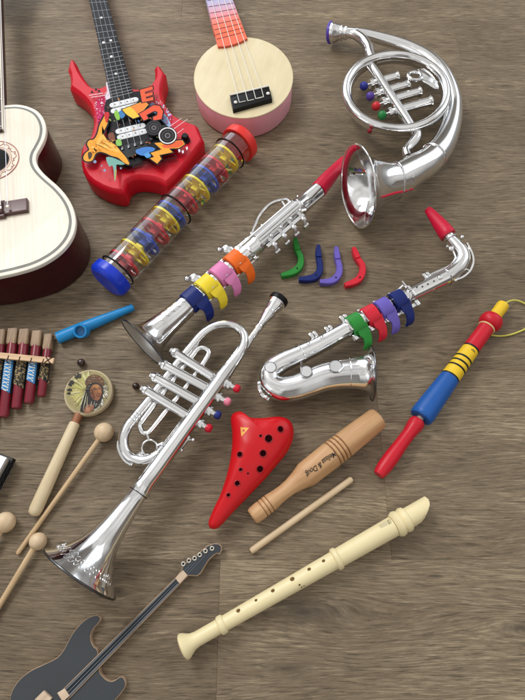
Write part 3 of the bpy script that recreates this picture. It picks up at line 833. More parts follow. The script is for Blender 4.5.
    for k, (a, b_) in enumerate(st_):
        m = MB(); A = P(*a, zf + .003); B = P(*b_, zb + .0015)
        bx, by = b_
        kn = P(bx + 2.6, by + 9.8, zb + .0008)
        m.sweep([A, B, kn], .00055, 6)
        nx = P(bx + 2.6 + (6.2 if k < 3 else -6.2), by + 9.8 + (-1.4 if k < 3 else 1.4), zb + .0008)
        m.sweep([kn, nx], .0006, 6)
        obj('string', m, wh, t)
    m = MB(); m.torus(P(193.6, 6, .01), (0, 0, 1), .001, .0005, 8, 6) if False else None
ukulele()
# ================================================================== french horn
def tpath(m, pts, sub=6, n=18, closed=False, cap=(True, True)):
    """pts: (px, py, z, radius in px) -> a smooth round tube"""
    q = []
    for px, py, z, r in pts:
        p = P(px, py, z); q.append((p.x, p.y, z, r * S(py, z)))
    q = cr(q, sub, closed)
    m.sweep([a[:3] for a in q], [a[3] for a in q], n, cap, closed)

def french_horn():
    t = thing('toy_french_horn', 'shiny silver toy french horn coiled in a ring, bell facing left', 'horn', P(400, 120))
    # outer tube growing into the bell
    bell_c = P(357.5, 187, .059)
    bn = V((-0.955, -0.27, 0.10)).normalized()          # way the bell faces
    pts = [(347, 31.5, .030, 3.6), (360, 33, .030, 4.6), (376, 37, .030, 5.4), (396, 43, .030, 6.2), (414, 50.5, .030, 7.0), (430, 60.5, .030, 7.8), (442, 73, .031, 8.2), (450, 89, .032, 8.5),
           (453.5, 106, .033, 8.6), (450.5, 126, .035, 10.2), (442, 146, .038, 12.3), (428, 161.5, .043, 14.2), (412, 171.5, .049, 15.8)]
    q = []
    for px, py, z, r in pts:
        p = P(px, py, z); q.append((p.x, p.y, z, r * S(py, z)))
    q = cr(q, 6)
    RB = 0.5 * (P(353, 150.5, .115) - P(366, 225, .004)).length
    RB = .0585
    for d, r in ((.062, .0262), (.046, .0295), (.032, .0345), (.020, .0405), (.010, .0480), (.0035, .0548), (.0008, RB)):
        p = bell_c - bn * d; q.append((p.x, p.y, p.z, r))
    m = MB(); m.sweep([a[:3] for a in q], [a[3] for a in q], 40, (True, False))
    obj('bell_tube', m, chrome, t)
    # inside of the bell and its rolled rim
    m = MB()
    prof = [(0, RB - .0004), (.003, .0540), (.010, .0470), (.020, .0395), (.032, .0335), (.046, .0285), (.062, .0250), (.08, .022)]
    m.lathe(bell_c, bell_c - bn, prof, 40, (False, True)); obj('bell_inside', m, chrome, t)
    m = MB(); m.torus(bell_c, bn, RB, .0016, 64, 10); obj('bell_rim', m, chrome, t)
    # raised bands round the bell tube
    def band(i, w=.0013):
        a = V(q[i][:3]); b = V(q[min(i + 1, len(q) - 1)][:3]); m = MB(); m.torus(a, b - a, q[i][3] + .0004, w, 40, 8); obj('band', m, chrome, t)
    n0 = 6 * (len(pts) - 1)
    band(n0 + 1); band(n0 - 8)
    # mouthpiece
    A, B = P(329.2, 32.6, .023), P(352, 32.8, .033)
    s = S(33, .034)
    m = MB(); m.lathe(A, B, [(.08, 9.2 * s), (.14, 9.6 * s), (.30, 9.0 * s), (.44, 7.2 * s), (.52, 6.2 * s), (.54, 7.2 * s), (.60, 7.2 * s), (.62, 6.0 * s), (.70, 5.6 * s), (.72, 6.4 * s), (.8, 6.4 * s), (.82, 5.2 * s), (1, 4.8 * s), (1.2, 4.4 * s)], 32); obj('mouthpiece', m, chrome, t)
    m = MB(); m.lathe(A, B, [(-.02, 7 * s), (-.02, 9.0 * s), (.02, 10.2 * s), (.10, 10.2 * s), (.13, 9.4 * s), (.13, 7 * s)], 32, (True, True)); obj('mouthpiece_rim', m, plastic('purple_plastic', (86, 66, 168), 0.35), t)
    # branch from the mouthpiece down to the straight tube
    m = MB(); tpath(m, [(349, 32.8, .032, 4.2), (356, 35, .034, 4.6), (363, 40, .036, 4.8), (368, 47, .039, 4.9), (369.8, 54, .041, 4.9), (373, 62, .042, 4.7)]); obj('lead_tube', m, chrome, t)
    # ring
    def ringpts(cx, cy, rx, ry, z, r, rot=0.0):
        out = []
        for k in range(28):
            a = 2 * pi * k / 28
            x, y = rx * cos(a), ry * sin(a)
            out.append((cx + x * cos(rot) - y * sin(rot), cy + x * sin(rot) + y * cos(rot), z, r))
        return out
    m = MB(); tpath(m, ringpts(396.2, 92.0, 50.5, 36.8, .052, 4.3, .06), 3, 18, True); obj('ring_tube', m, chrome, t)
    m = MB(); tpath(m, ringpts(396.6, 94.8, 49.5, 36.2, .034, 4.8, .06), 3, 18, True); obj('lower_ring_tube', m, chrome, t)
    # straight tube across the ring, then elbow
    m = MB(); tpath(m, [(367, 60, .044, 4.6), (380, 80, .044, 4.8), (394, 101, .044, 4.8), (408, 122, .044, 4.8), (412, 130, .044, 4.8)], 5); obj('cross_tube', m, chrome, t)
    m = MB(); tpath(m, [(413.5, 129, .043, 5.2), (416.5, 134, .042, 5.2), (415, 140, .041, 5.0), (409, 147, .040, 4.8), (406, 151, .041, 4.6), (407.5, 157, .043, 4.6)], 3); obj('elbow_tube', m, chrome, t)
    # valves with coloured keys
    keys = {'b': ('blue_key_plastic', (44, 50, 138)), 'p': ('violet_key_plastic', (84, 62, 150)), 'r': ('red_key_plastic', (198, 40, 48)), 'g': ('green_key_plastic', (34, 124, 62))}
    for kb, e0, e1, kc in (((364, 86), (371, 83.6), (397.5, 76.2), 'b'), ((370.3, 96.2), (377, 93.4), (408.5, 84.4), 'p'), ((376.2, 106), (383, 102.4), (420, 91.6), 'r'), ((382.4, 115.2), (389.5, 112.6), (431, 101), 'g')):
        z = .040; A, B = P(*e0, z), P(*e1, z); s = S(95, z); L = (B - A).length
        m = MB(); w = .003 / L
        m.lathe(A, B, [(-w, 2.6 * s), (-w, 4.6 * s), (w, 4.6 * s), (w, 3.4 * s), (2.2 * w, 3.4 * s), (2.2 * w, 5.2 * s), (4.4 * w, 5.2 * s), (4.4 * w, 4.3 * s), (1 - w, 4.3 * s), (1 - w, 5.5 * s), (1 - .2 * w, 5.5 * s), (1, 4.6 * s), (1, 2 * s)], 24)
        v = obj('valve', m, chrome, t)
        K = P(*kb, z); d = (K - A).normalized()
        m = MB(); m.cyl(A - d * -.001, K, 1.1 * s, 10); obj('valve_stem', m, chrome, v)
        m = MB(); m.lathe(K - d * .0062, K + d * .0066, [(0, 2 * s), (.12, 3.2 * s), (.35, 4.1 * s), (.6, 4.3 * s), (.85, 3.5 * s), (1, 1.8 * s)], 20)
        obj('key_button', m, plastic(*keys[kc]), v)
    # finger ring on its bracket
    m = MB(); c = P(414.8, 76, .052); m.torus(c, (0, 0.12, 1), 6.4 * S(76, .05), 1.9 * S(76, .05), 32, 10)
    m.sweep([P(421, 78, .051), P(430, 80.5, .050), P(437, 84, .048)], [(.0035, .0016), (.005, .0016), (.004, .0016)], box=True)
    m.prism(pin([(417.5, 69.5), (424, 68.5), (430, 72), (437, 82), (439, 88), (434, 88.5), (427, 84), (420.5, 80), (422, 75.5)], .050), .0475, .0508, .0006)
    obj('finger_ring', m, chrome, t)
    m = MB(); m.ball(P(369.8, 130.8, .046), 2.6 * S(130, .04), nu=14, nv=10); obj('red_reflection', m, plastic('dark_red_reflection', (132, 26, 40)), t)  # dark red ball added to stand for a red reflection below the ring
    m = MB(); m.sweep([P(396, 130, .05), P(396.5, 131.5, .034)], .003, 8); m.sweep([P(447, 92, .05), P(447, 94, .034)], .003, 8); obj('ring_strut', m, chrome, t)
french_horn()

# ================================================================== rainmaker tube
def rainmaker():
    z = .0305
    A, B = P(108.5, 280, z), P(242, 141, z)
    ax = (B - A).normalized(); L = (B - A).length
    t = thing('rainmaker', 'clear rainmaker tube full of coloured discs, with blue and red end caps', 'rainmaker', (A + B) / 2)
    r = .0262
    blue, red = plastic('blue_cap_plastic', (26, 58, 196), 0.28), plastic('red_cap_plastic', (226, 52, 46), 0.3)
    for nm, C0, d, mt in (('end_cap', A, ax, blue), ('end_cap', B, -ax, red)):
        m = MB(); R_ = .0300
        m.lathe(C0 - d * .006, C0 + d * .012, [(0, R_ - .006), (.12, R_ - .003), (.25, R_ - .0008), (.4, R_), (1, R_ - .0004), (1, r + .0003)], 48, (True, False)); obj(nm, m, mt, t)
    m = MB(); m.lathe(A, B, [(0, r), (.5, r), (1, r)], 48, (False, False)); obj('tube', m, clear_plastic('clear_plastic'), t)
    for px in ((119.3, 271), (178.2, 210.8), (231, 154.3)):
        p = P(*px, z); p = A + ax * (p - A).dot(ax)
        m = MB(); m.torus(p, ax, r + .0006, .0012, 48, 8); obj('band', m, black_pl, t)
    yel, rd, bl = plastic('yellow_disc', (244, 224, 44)), plastic('red_disc', (214, 44, 58)), plastic('blue_disc', (48, 82, 196))
    dd = [((126, 264), rd), ((137, 253.5), yel), ((147, 243), bl), ((157.5, 232.5), rd), ((168.5, 221.5), yel), ((174, 215.5), bl), ((187.5, 202.5), rd), ((199, 190), yel), ((207.5, 180), bl), ((216.5, 170.5), rd), ((226.5, 159.5), yel)]
    n = len(dd)
    N = ax.cross(V((0, 0, 1))).normalized(); U = N.cross(ax)
    sp = [A + ax * (P(*p, z) - A).dot(ax) for p, _ in dd]
    for i, (p, (_, mt)) in enumerate(zip(sp, dd)):
        m = MB(); w = .0017; ro, ri = r - .0012, r - .0042
        pr = []
        for s_, q in ((-w, ri), (-w, ro), (w, ro), (w, ri), (-w, ri)): pr.append((s_, q))
        m.lathe(p, p + ax, pr, 40, (False, False))
        step = (sp[i + 1] - p).length if i < n - 1 else .012
        for k in range(4):
            a = i * .9 + k * pi / 2; dr = N * cos(a) + U * sin(a); sdv = N * -sin(a) + U * cos(a)
            m.sweep([p + dr * .003, p + dr * (ri + .0006)], [(.0056, .0011), (.0082, .0011)], side=sdv, box=True)
        m.sweep([p - ax * .0075, p + ax * min(step * .6, .012)], (.0058, .0058), box=True)
        obj('disc', m, mt, t)
    rnd = random.Random(5)
    bc = [plastic('green_bead', (48, 140, 70)), plastic('red_bead', (200, 50, 46)), yel]
    for k in range(44):
        s_ = rnd.uniform(.42, .66) if k < 26 else rnd.uniform(.70, .93); a = rnd.uniform(-2.6, -.55)
        q = A + ax * L * s_ + (N * cos(a) + U * sin(a)) * (r - .0042)
        m = MB(); m.ball(q, .0024, nu=10, nv=7); obj('bead', m, bc[0 if rnd.random() < .6 else rnd.randint(1, 2)], t)
rainmaker()

# ================================================================== clip-on keys shared by clarinet and saxophone
KEYC = {'navy': (14, 34, 104), 'yellow': (238, 212, 50), 'pink': (218, 128, 178), 'orange': (240, 108, 28), 'green': (40, 136, 52), 'red': (206, 34, 52), 'violet': (106, 92, 182)}
KM = {}
def keymat(c):
    if c not in KM: KM[c] = plastic('key_' + c, KEYC[c], 0.33)
    return KM[c]
def clip_key(parent, c, ax, R0, width, colr, reach=.020, drop=.5):
    """a coloured plastic key: a band clipped over the tube and a finger tongue curling down beside it"""
    ax = V(ax).normalized(); N = ax.cross(V((0, 0, 1))).normalized()
    c = V(c); m = MB()
    pts = [c + (N * cos(a) + V((0, 0, 1)) * sin(a)) * (R0 + .0016) for a in [R(146) - R(150) * k / 14 for k in range(15)]]
    m.sweep(pts, [(width / 2, .0016)] * 15, side=ax, box=True)
    # raised plate on top
    pts = [c + (N * cos(a) + V((0, 0, 1)) * sin(a)) * (R0 + .0036) for a in [R(128) - R(84) * k / 8 for k in range(9)]]
    m.sweep(pts, [(width / 2 * .94, .0012)] * 9, side=ax, box=True)
    # tongue
    o = c + ax * width * .16
    zr = c.z
    tg = [o + N * (R0 * .55) + V((0, 0, R0 * .95)), o + N * (R0 + .004) + V((0, 0, R0 * .55)), o + ax * .001 + N * (R0 + reach * .5) + V((0, 0, R0 * .25)),
          o - ax * .001 + N * (R0 + reach * .86) + V((0, 0, -R0 * drop * .5)), o - ax * .004 + N * (R0 + reach) + V((0, 0, -R0 * drop - .003)), o - ax * .006 + N * (R0 + reach * .98) + V((0, 0, -R0 * drop - .007))]
    ws = [width * .46, width * .42, width * .33, width * .29, width * .25, width * .17]
    q = cr([(*p, w) for p, w in zip(tg, ws)], 5)
    m.sweep([a[:3] for a in q], [(a[3], .0018) for a in q], side=ax, box=True)
    return obj('key', m, keymat(colr), parent)

# ================================================================== clarinet
def clarinet():
    t = thing('toy_clarinet', 'straight silver toy clarinet with red mouthpiece and four coloured keys', 'clarinet', P(235, 265))
    zA, zB = .0165, .041
    def AX(px, py):      # height along the axis runs from mouthpiece to bell
        k = min(max((343 - px) / 200, 0), 1); return zA + (zB - zA) * (k ** 1.6)
    pt = lambda px, py: P(px, py, AX(px, py))
    pts = [(311, 198.5, 8.2), (303, 206.5, 8.6)]
    A, B = P(318, 190.5, .034), P(146, 341.5, .0405)
    L = (B - A).length; ax = (B - A).normalized(); N = ax.cross(V((0, 0, 1))).normalized()   # N points up-left in the picture
    M = -N
    s = 1.42e-3
    # mouthpiece: wedge beak
    m = MB()
    tip = P(345, 158.5, .026)
    q = [(A, (.0125, .0125)), (A.lerp(tip, .06), (.0130, .0130)), (A.lerp(tip, .12), (.0122, .0122)), (A.lerp(tip, .18), (.0125, .0125)), (A.lerp(tip, .3), (.0120, .0118)), (A.lerp(tip, .55), (.0105, .0085)), (A.lerp(tip, .8), (.0085, .0052)), (tip, (.0068, .0026))]
    m.sweep([a for a, b in q], [b for a, b in q], 24); obj('mouthpiece', m, plastic('red_mouthpiece', (196, 22, 56), 0.36), t)
    # body: barrel, joints, bell
    bc = P(143.5, 343.5, .042)
    prof = [(0, .0122), (.07, .0128), (.115, .0132), (.12, .0142), (.13, .0142), (.135, .0125), (.2, .0128), (.38, .0128), (.385, .0134), (.40, .0134), (.405, .0125), (.7, .0130), (.73, .0136), (.735, .0142), (.76, .0144), (.765, .0150), (.785, .0152), (.79, .0156), (.81, .0158), (.86, .0166), (.90, .0176), (.945, .0200), (.975, .0232), (.992, .0280), (1.003, .0340), (1.010, .0388), (1.014, .0404)]
    m = MB(); m.lathe(A, B, prof, 40, (True, False)); obj('body', m, chrome, t)
    m = MB(); m.lathe(A, B, [(1.013, .0398), (1.006, .0360), (.995, .0285), (.97, .0210), (.92, .016)], 40, (False, True)); obj('bell_inside', m, satin_in, t)
    e = A + ax * L * 1.012
    m = MB(); m.torus(e, ax, .0403, .0011, 64, 10); obj('bell_rim', m, darkrim, t)
    on = lambda f, a, rr: A + ax * (L * f) + (M * cos(R(a)) + V((0, 0, 1)) * sin(R(a))) * rr
    # ribbed top plate and side rails
    m = MB()
    for a in (70, 90, 112): m.sweep([on(.14, a, .0134), on(.385, a, .0134)], [(.0020, .0012)] * 2, box=True)
    m.sweep([on(.14, 150, .0138), on(.40, 150, .0138)], .0016, 8); m.sweep([on(.40, 155, .0145), on(.72, 155, .0150)], .0018, 8)
    obj('key_rail', m, chrome, t)
    # T-shaped keys along the lower right
    for f in (.165, .225, .285, .345):
        m = MB(); a = on(f, 42, .0128); b = on(f + .002, 12, .0215); c = on(f + .004, -12, .0280)
        m.sweep([a, b, c], [(.0024, .0017)] * 3, side=ax, box=True)
        m.sweep([c - ax * .0046, c - ax * .0044, c + ax * .0044, c + ax * .0046], [.0018, .0030, .0030, .0018], 12); m.ball(b + V((0, 0, .0016)), .0040, (1, 1, .5), 12, 8)
        m.ball(on(f - .014, 46, .0136), .0032, (1, 1, .7), 12, 8)
        obj('lever', m, chrome, t)
    m = MB(); m.sweep([on(.15, 15, .0165), on(.375, 15, .0165)], [(.0030, .0016)] * 2, side=M, box=True); obj('key_rail', m, chrome, t)
    # thumb loop
    m = MB(); z = .026
    lp = [(251.5, 236, .022), (255, 226, .026), (259.5, 216.5, .030), (265.5, 208.5, .031), (273, 203, .031), (281, 200.5, .030), (287, 200, .027)]
    q = cr([(*P(x, y, zz),) for x, y, zz in lp], 5)
    m.sweep(q, [(.0018, .0026)] * len(q), box=True)
    m.ball(P(251.5, 234, .025), .0032, nu=12, nv=8); m.sweep([P(281, 200, .030), P(285, 207, .026)], .0018, 8); m.sweep([P(287, 200, .028), P(290, 204, .025)], .0026, 8)
    obj('thumb_loop', m, chrome, t)
    m = MB()
    for x, y in ((262, 226, ), (246, 240), (298, 197)): m.ball(P(x, y, .030), .0030, nu=12, nv=8)
    obj('post', m, chrome, t)
    # spoon keys
    for (x, y) in ((229, 247.5), (196.5, 276.5)):
        m = MB(); p0 = P(x - 9.5, y + 2.5, .044); p1 = P(x - 3, y + .5, .050); p2 = P(x + 5, y + 6, .046); p3 = P(x + 9, y + 11, .040)
        q = cr([(*p0, .0032), (*p1, .0064), (*p2, .0058), (*p3, .0040)], 5)
        m.sweep([a[:3] for a in q], [(a[3], .0016) for a in q], n=12)
        m.ball(p0, .0040, nu=12, nv=8)
        p4 = P(x + 10, y + 1, .046); q = cr([(*P(x + 3, y + 9, .042),), (*p4,), (*P(x + 14.5, y + 6, .045),), (*P(x + 14, y + 12, .040),)], 5)
        m.sweep(q, [(.0048, .0014)] * len(q), box=True)
        obj('spoon_key', m, chrome, t)
    # guide blocks between the coloured keys
    for f in (.445, .52, .597, .672, .722):
        m = MB(); m.block(on(f, 62, .0138), ax, .004, .012, .004); m.block(on(f, 8, .0165), ax, .0045, .005, .005); obj('key_guide', m, chrome, t)
    m = MB(); m.sweep([on(.43, -2, .0165), on(.735, -2, .0165)], .0014, 8); obj('key_rail', m, chrome, t)
    for px, colr in (((237.5, 268), 'orange'), ((223, 280), 'pink'), ((208, 291.5), 'yellow'), ((193.5, 303), 'navy')):
        f = (P(*px, .03) - A).dot(ax) / L
        clip_key(t, A + ax * L * f, -ax, .0136, .0222, colr, .0175, .6)
    # embossed plate on the bell
    m = MB()
    for k in range(5):
        f = .79 + .028 * k; m.sweep([on(f, 80, .0166 + .0004 * k), on(f + .010, 95, .0170 + .0004 * k), on(f + .004, 108, .0168 + .0004 * k), on(f + .016, 112, .0172 + .0004 * k)], .0005, 6)
    obj('relief', m, chrome, t)
clarinet()

# ================================================================== trumpet
def trumpet():
    t = thing('toy_trumpet', 'silver toy trumpet with flared bell and four small coloured valve buttons', 'trumpet', P(170, 440))
    zm, zb = .022, .046
    A, B = P(276.5, 303, .030), P(79.5, 574, .048)
    ax = (B - A).normalized(); L = (B - A).length
    M = ax.cross(V((0, 0, 1))).normalized()           # M: across the axis
    if M.x > 0: pass
    def fr(px, py): return (P(px, py, .03) - A).dot(ax) / L
    m = MB()
    prof = [(.02, .0060), (.045, .0095), (.055, .0085), (.09, .0048), (.10, .0046), (.105, .0054), (.12, .0054), (.125, .0044), (.16, .0046), (.20, .0062), (.24, .0074), (.30, .0090), (.45, .0096), (.58, .0100), (.66, .0104), (.715, .0106), (.72, .0114), (.745, .0117), (.75, .0109), (.80, .0126), (.85, .0150), (.896, .0186), (.925, .0232), (.95, .0298), (.97, .0360), (.985, .0412), (.996, .0454), (1.0, .0466)]
    m.lathe(A, B, prof, 44, (True, False)); obj('main_tube', m, chrome, t)
    m = MB(); m.lathe(A, B, [(1.0, .0460), (.985, .0402), (.96, .0315), (.93, .0225), (.88, .0155), (.8, .011)], 44, (False, True)); obj('bell_inside', m, chrome2, t)
    m = MB(); m.torus(B, ax, .0470, .0013, 72, 10); obj('bell_rim', m, darkrim, t)
    m = MB(); m.torus(A + ax * L * .748, ax, .0116, .0007, 40, 6); obj('joint_ring', m, darkrim, t)
    # mouthpiece cup
    m = MB(); m.lathe(A, B, [(-.012, .0118), (-.002, .0124), (.012, .0118), (.025, .0098), (.04, .0082), (.06, .0066), (.085, .0054), (.10, .005)], 32, (False, False)); mp = obj('mouthpiece', m, chrome, t)
    m = MB(); m.lathe(A, B, [(.01, .0085), (-.014, .0100), (-.024, .0118), (-.022, .0132), (-.012, .0138), (-.004, .0130), (-.002, .0120)], 32, (True, False)); obj('mouthpiece_rim', m, black_pl, mp)
    # outer loop of tubing
    m = MB(); z = .034
    lp = [(236, 358, .036, 4.3), (243, 347, .037, 4.5), (244.5, 339, .037, 4.5), (242, 331.5, .037, 4.5), (235, 326, .037, 4.5), (223.5, 324.5, .037, 4.5), (212, 327.5, .036, 4.5), (202, 334.5, .035, 4.5), (191, 347, .034, 4.5), (172, 370, .034, 4.5), (151, 397.5, .034, 4.5), (135.5, 416.5, .034, 4.7),
          (127.5, 427, .034, 5.2), (123.5, 438, .034, 5.4), (124.5, 449, .034, 5.4), (131, 457.5, .034, 5.4), (142.5, 461, .035, 5.4), (154, 457.5, .036, 5.4), (165.5, 447.5, .037, 5.2), (188, 418, .037, 5.1), (212, 387, .037, 5.1), (232, 361, .036, 4.7), (243, 345, .034, 4.1)]
    tpath(m, lp, 5, 16); obj('loop_tube', m, chrome, t)
    for (x, y), (x2, y2) in (((137.5, 413.5), (133, 420)),):
        m = MB()
        for k in range(3): 
            a = P(x, y, .034).lerp(P(x2, y2, .034), k / 2); m.torus(a, P(x2, y2, .034) - P(x, y, .034), 4.3 * S(y, .034), .0011, 24, 8)
        obj('slide_ring', m, chrome, t)
    # inner tuning slides
    m = MB(); tpath(m, [(142, 421, .030, 2.9), (160, 397, .030, 2.9), (180, 371.5, .030, 2.9), (193, 355, .030, 2.9), (197.5, 349.5, .030, 2.9), (202.5, 348, .030, 2.9), (207.5, 350, .030, 2.9), (208.5, 354.5, .030, 2.9), (203, 364, .030, 2.9), (186, 387, .030, 2.9), (168, 409, .030, 2.9), (153, 428, .030, 2.6), (148, 433, .030, 2.8), (143.5, 433, .030, 2.8), (140.5, 429, .030, 2.8), (140, 424.5, .030, 2.6), (142, 421, .030, 2.9)], 4, 12); obj('tuning_slide', m, chrome, t)
    m = MB()
    for a, b in (((193, 354), (197, 349)), ((203, 364), (200, 368)), ((153, 428), (156, 424)),): pass
    m.sweep([P(196.5, 347.5, .03), P(190, 344.5, .033)], .0018, 8); m.sweep([P(178, 399, .03), P(173, 403, .03)], .0018, 8); obj('brace', m, chrome, t)
    # valves with buttons
    cols = {'red': (200, 26, 50), 'pink': (226, 130, 152), 'blue': (30, 44, 118)}
    V4 = (((173.5, 352), (214, 377.8), (227.5, 384), (236.5, 388.3), 'red'), ((163, 364.5), (208, 388.8), (217.5, 396.8), (227, 401.4), 'pink'), ((153.5, 376.5), (200, 402.8), (208.5, 410.6), (217.2, 414.8), 'blue'), ((144.5, 389.5), (190, 417.5), (199.5, 423.5), (208.2, 428), 'red'))
    for a, b, c, k, col in V4:
        z = .038; s = S(390, z); Aa, Bb = P(*a, z), P(*b, z); d = (Bb - Aa).normalized(); LL = (Bb - Aa).length; w = .004 / LL
        m = MB(); m.lathe(Aa, Bb, [(-1.2 * w, 2.4 * s), (-1.1 * w, 3.4 * s), (-.5 * w, 3.4 * s), (-.5 * w, 2.6 * s), (0, 2.6 * s), (0, 5.4 * s), (.6 * w, 5.9 * s), (1.0 * w, 5.9 * s), (1.2 * w, 5.2 * s), (.97, 5.2 * s), (1, 4.0 * s)], 28)
        v = obj('valve', m, chrome, t)
        z2 = .034; Cc, Kk = P(*c, z2), P(*k, z2); d2 = (Kk - Cc).normalized()
        m = MB(); L2 = .013
        m.lathe(Cc - d2 * .008, Cc + d2 * .008, [(0, 4.6 * s), (.30, 4.6 * s), (.30, 6.2 * s), (.48, 6.2 * s), (.48, 4.4 * s), (.62, 4.4 * s), (.62, 5.6 * s), (.82, 5.6 * s), (.82, 3.0 * s), (1.2, 2.6 * s)], 24); obj('valve_stem', m, chrome, v)
        m = MB(); m.lathe(Kk - d2 * .0035, Kk + d2 * .0048, [(0, 2.4 * s), (.12, 3.8 * s), (.45, 4.4 * s), (.8, 4.0 * s), (1, 2.4 * s)], 22); obj('button', m, plastic('valve_button_' + col, cols[col], .28), v)
    # finger ring in the lower bow
    m = MB(); m.torus(P(149.5, 447.5, .035), (0, 0.05, 1), 7.6 * S(447, .035), .0013, 36, 8)
    for a, b in (((141, 452), (136, 456)), ((149, 440), (147, 434)), ((157, 446), (163, 443)), ((145, 454.5), (142, 459))): m.sweep([P(*a, .035), P(*b, .034)], .0016, 8)
    m.prism(pin([(136.5, 456.5), (142.3, 450.5), (143, 455), (141, 459)], .036), .033, .036, .0005)
    obj('finger_ring', m, chrome, t)
    # guard outside the bow
    m = MB(); z = .034
    q = cr([(*P(x, y, z),) for x, y in ((119, 441.5), (118.5, 447.5), (121, 455), (125.5, 461.5), (131.5, 465.5))], 4)
    m.sweep(q, [(.0013, .004)] * len(q), box=True)
    for a, b in (((119, 442), (123, 443.5)), ((131, 465.5), (134, 460.5)), ((121, 455), (126, 452))): m.sweep([P(*a, z), P(*b, z)], [(.0014, .003)] * 2, box=True)
    obj('guard', m, chrome, t)
    # hook on the far side
    m = MB(); q = [P(181, 449, .03), P(185, 443.5, .034), P(190, 437, .034)]; m.sweep(q, [(.0012, .0034)] * 3, box=True)
    m.ball(P(193, 440, .034), .0028, nu=12, nv=8); m.ball(P(181.5, 450.5, .032), .0024, nu=12, nv=8); m.sweep([P(187.5, 440, .034), P(193, 440, .034)], .0014, 8); obj('hook', m, chrome, t)
    # embossed scrolls round the bell
    Nn = ax.cross(V((0, 0, 1))).normalized(); U = Nn.cross(ax)
    def bellr(f):
        for (f0, r0), (f1, r1) in zip(prof, prof[1:]):
            if f0 <= f <= f1: return r0 + (r1 - r0) * (f - f0) / max(f1 - f0, 1e-6)
        return .047
    m = MB(); rnd = random.Random(4)
    for k in range(15):
        a0 = R(14 + k * 10.4)
        for j in range(2):
            f0 = .962 + .010 * j; rad = rnd.uniform(.0022, .0034); pts = []; turns = rnd.uniform(4, 7) * (1 if rnd.random() < .5 else -1)
            for i in range(14):
                u = i / 13; rr = rad * (1 - .6 * u); f = f0 + rr * sin(u * turns) / L * 1.2; a = a0 + (rr * cos(u * turns) + .002 * j) / bellr(f)
                pts.append(A + ax * L * f + (Nn * cos(a) + U * sin(a)) * (bellr(f) - .00004))
            m.sweep(pts, .00026, 6)
    obj('relief', m, chrome2, t)
trumpet()
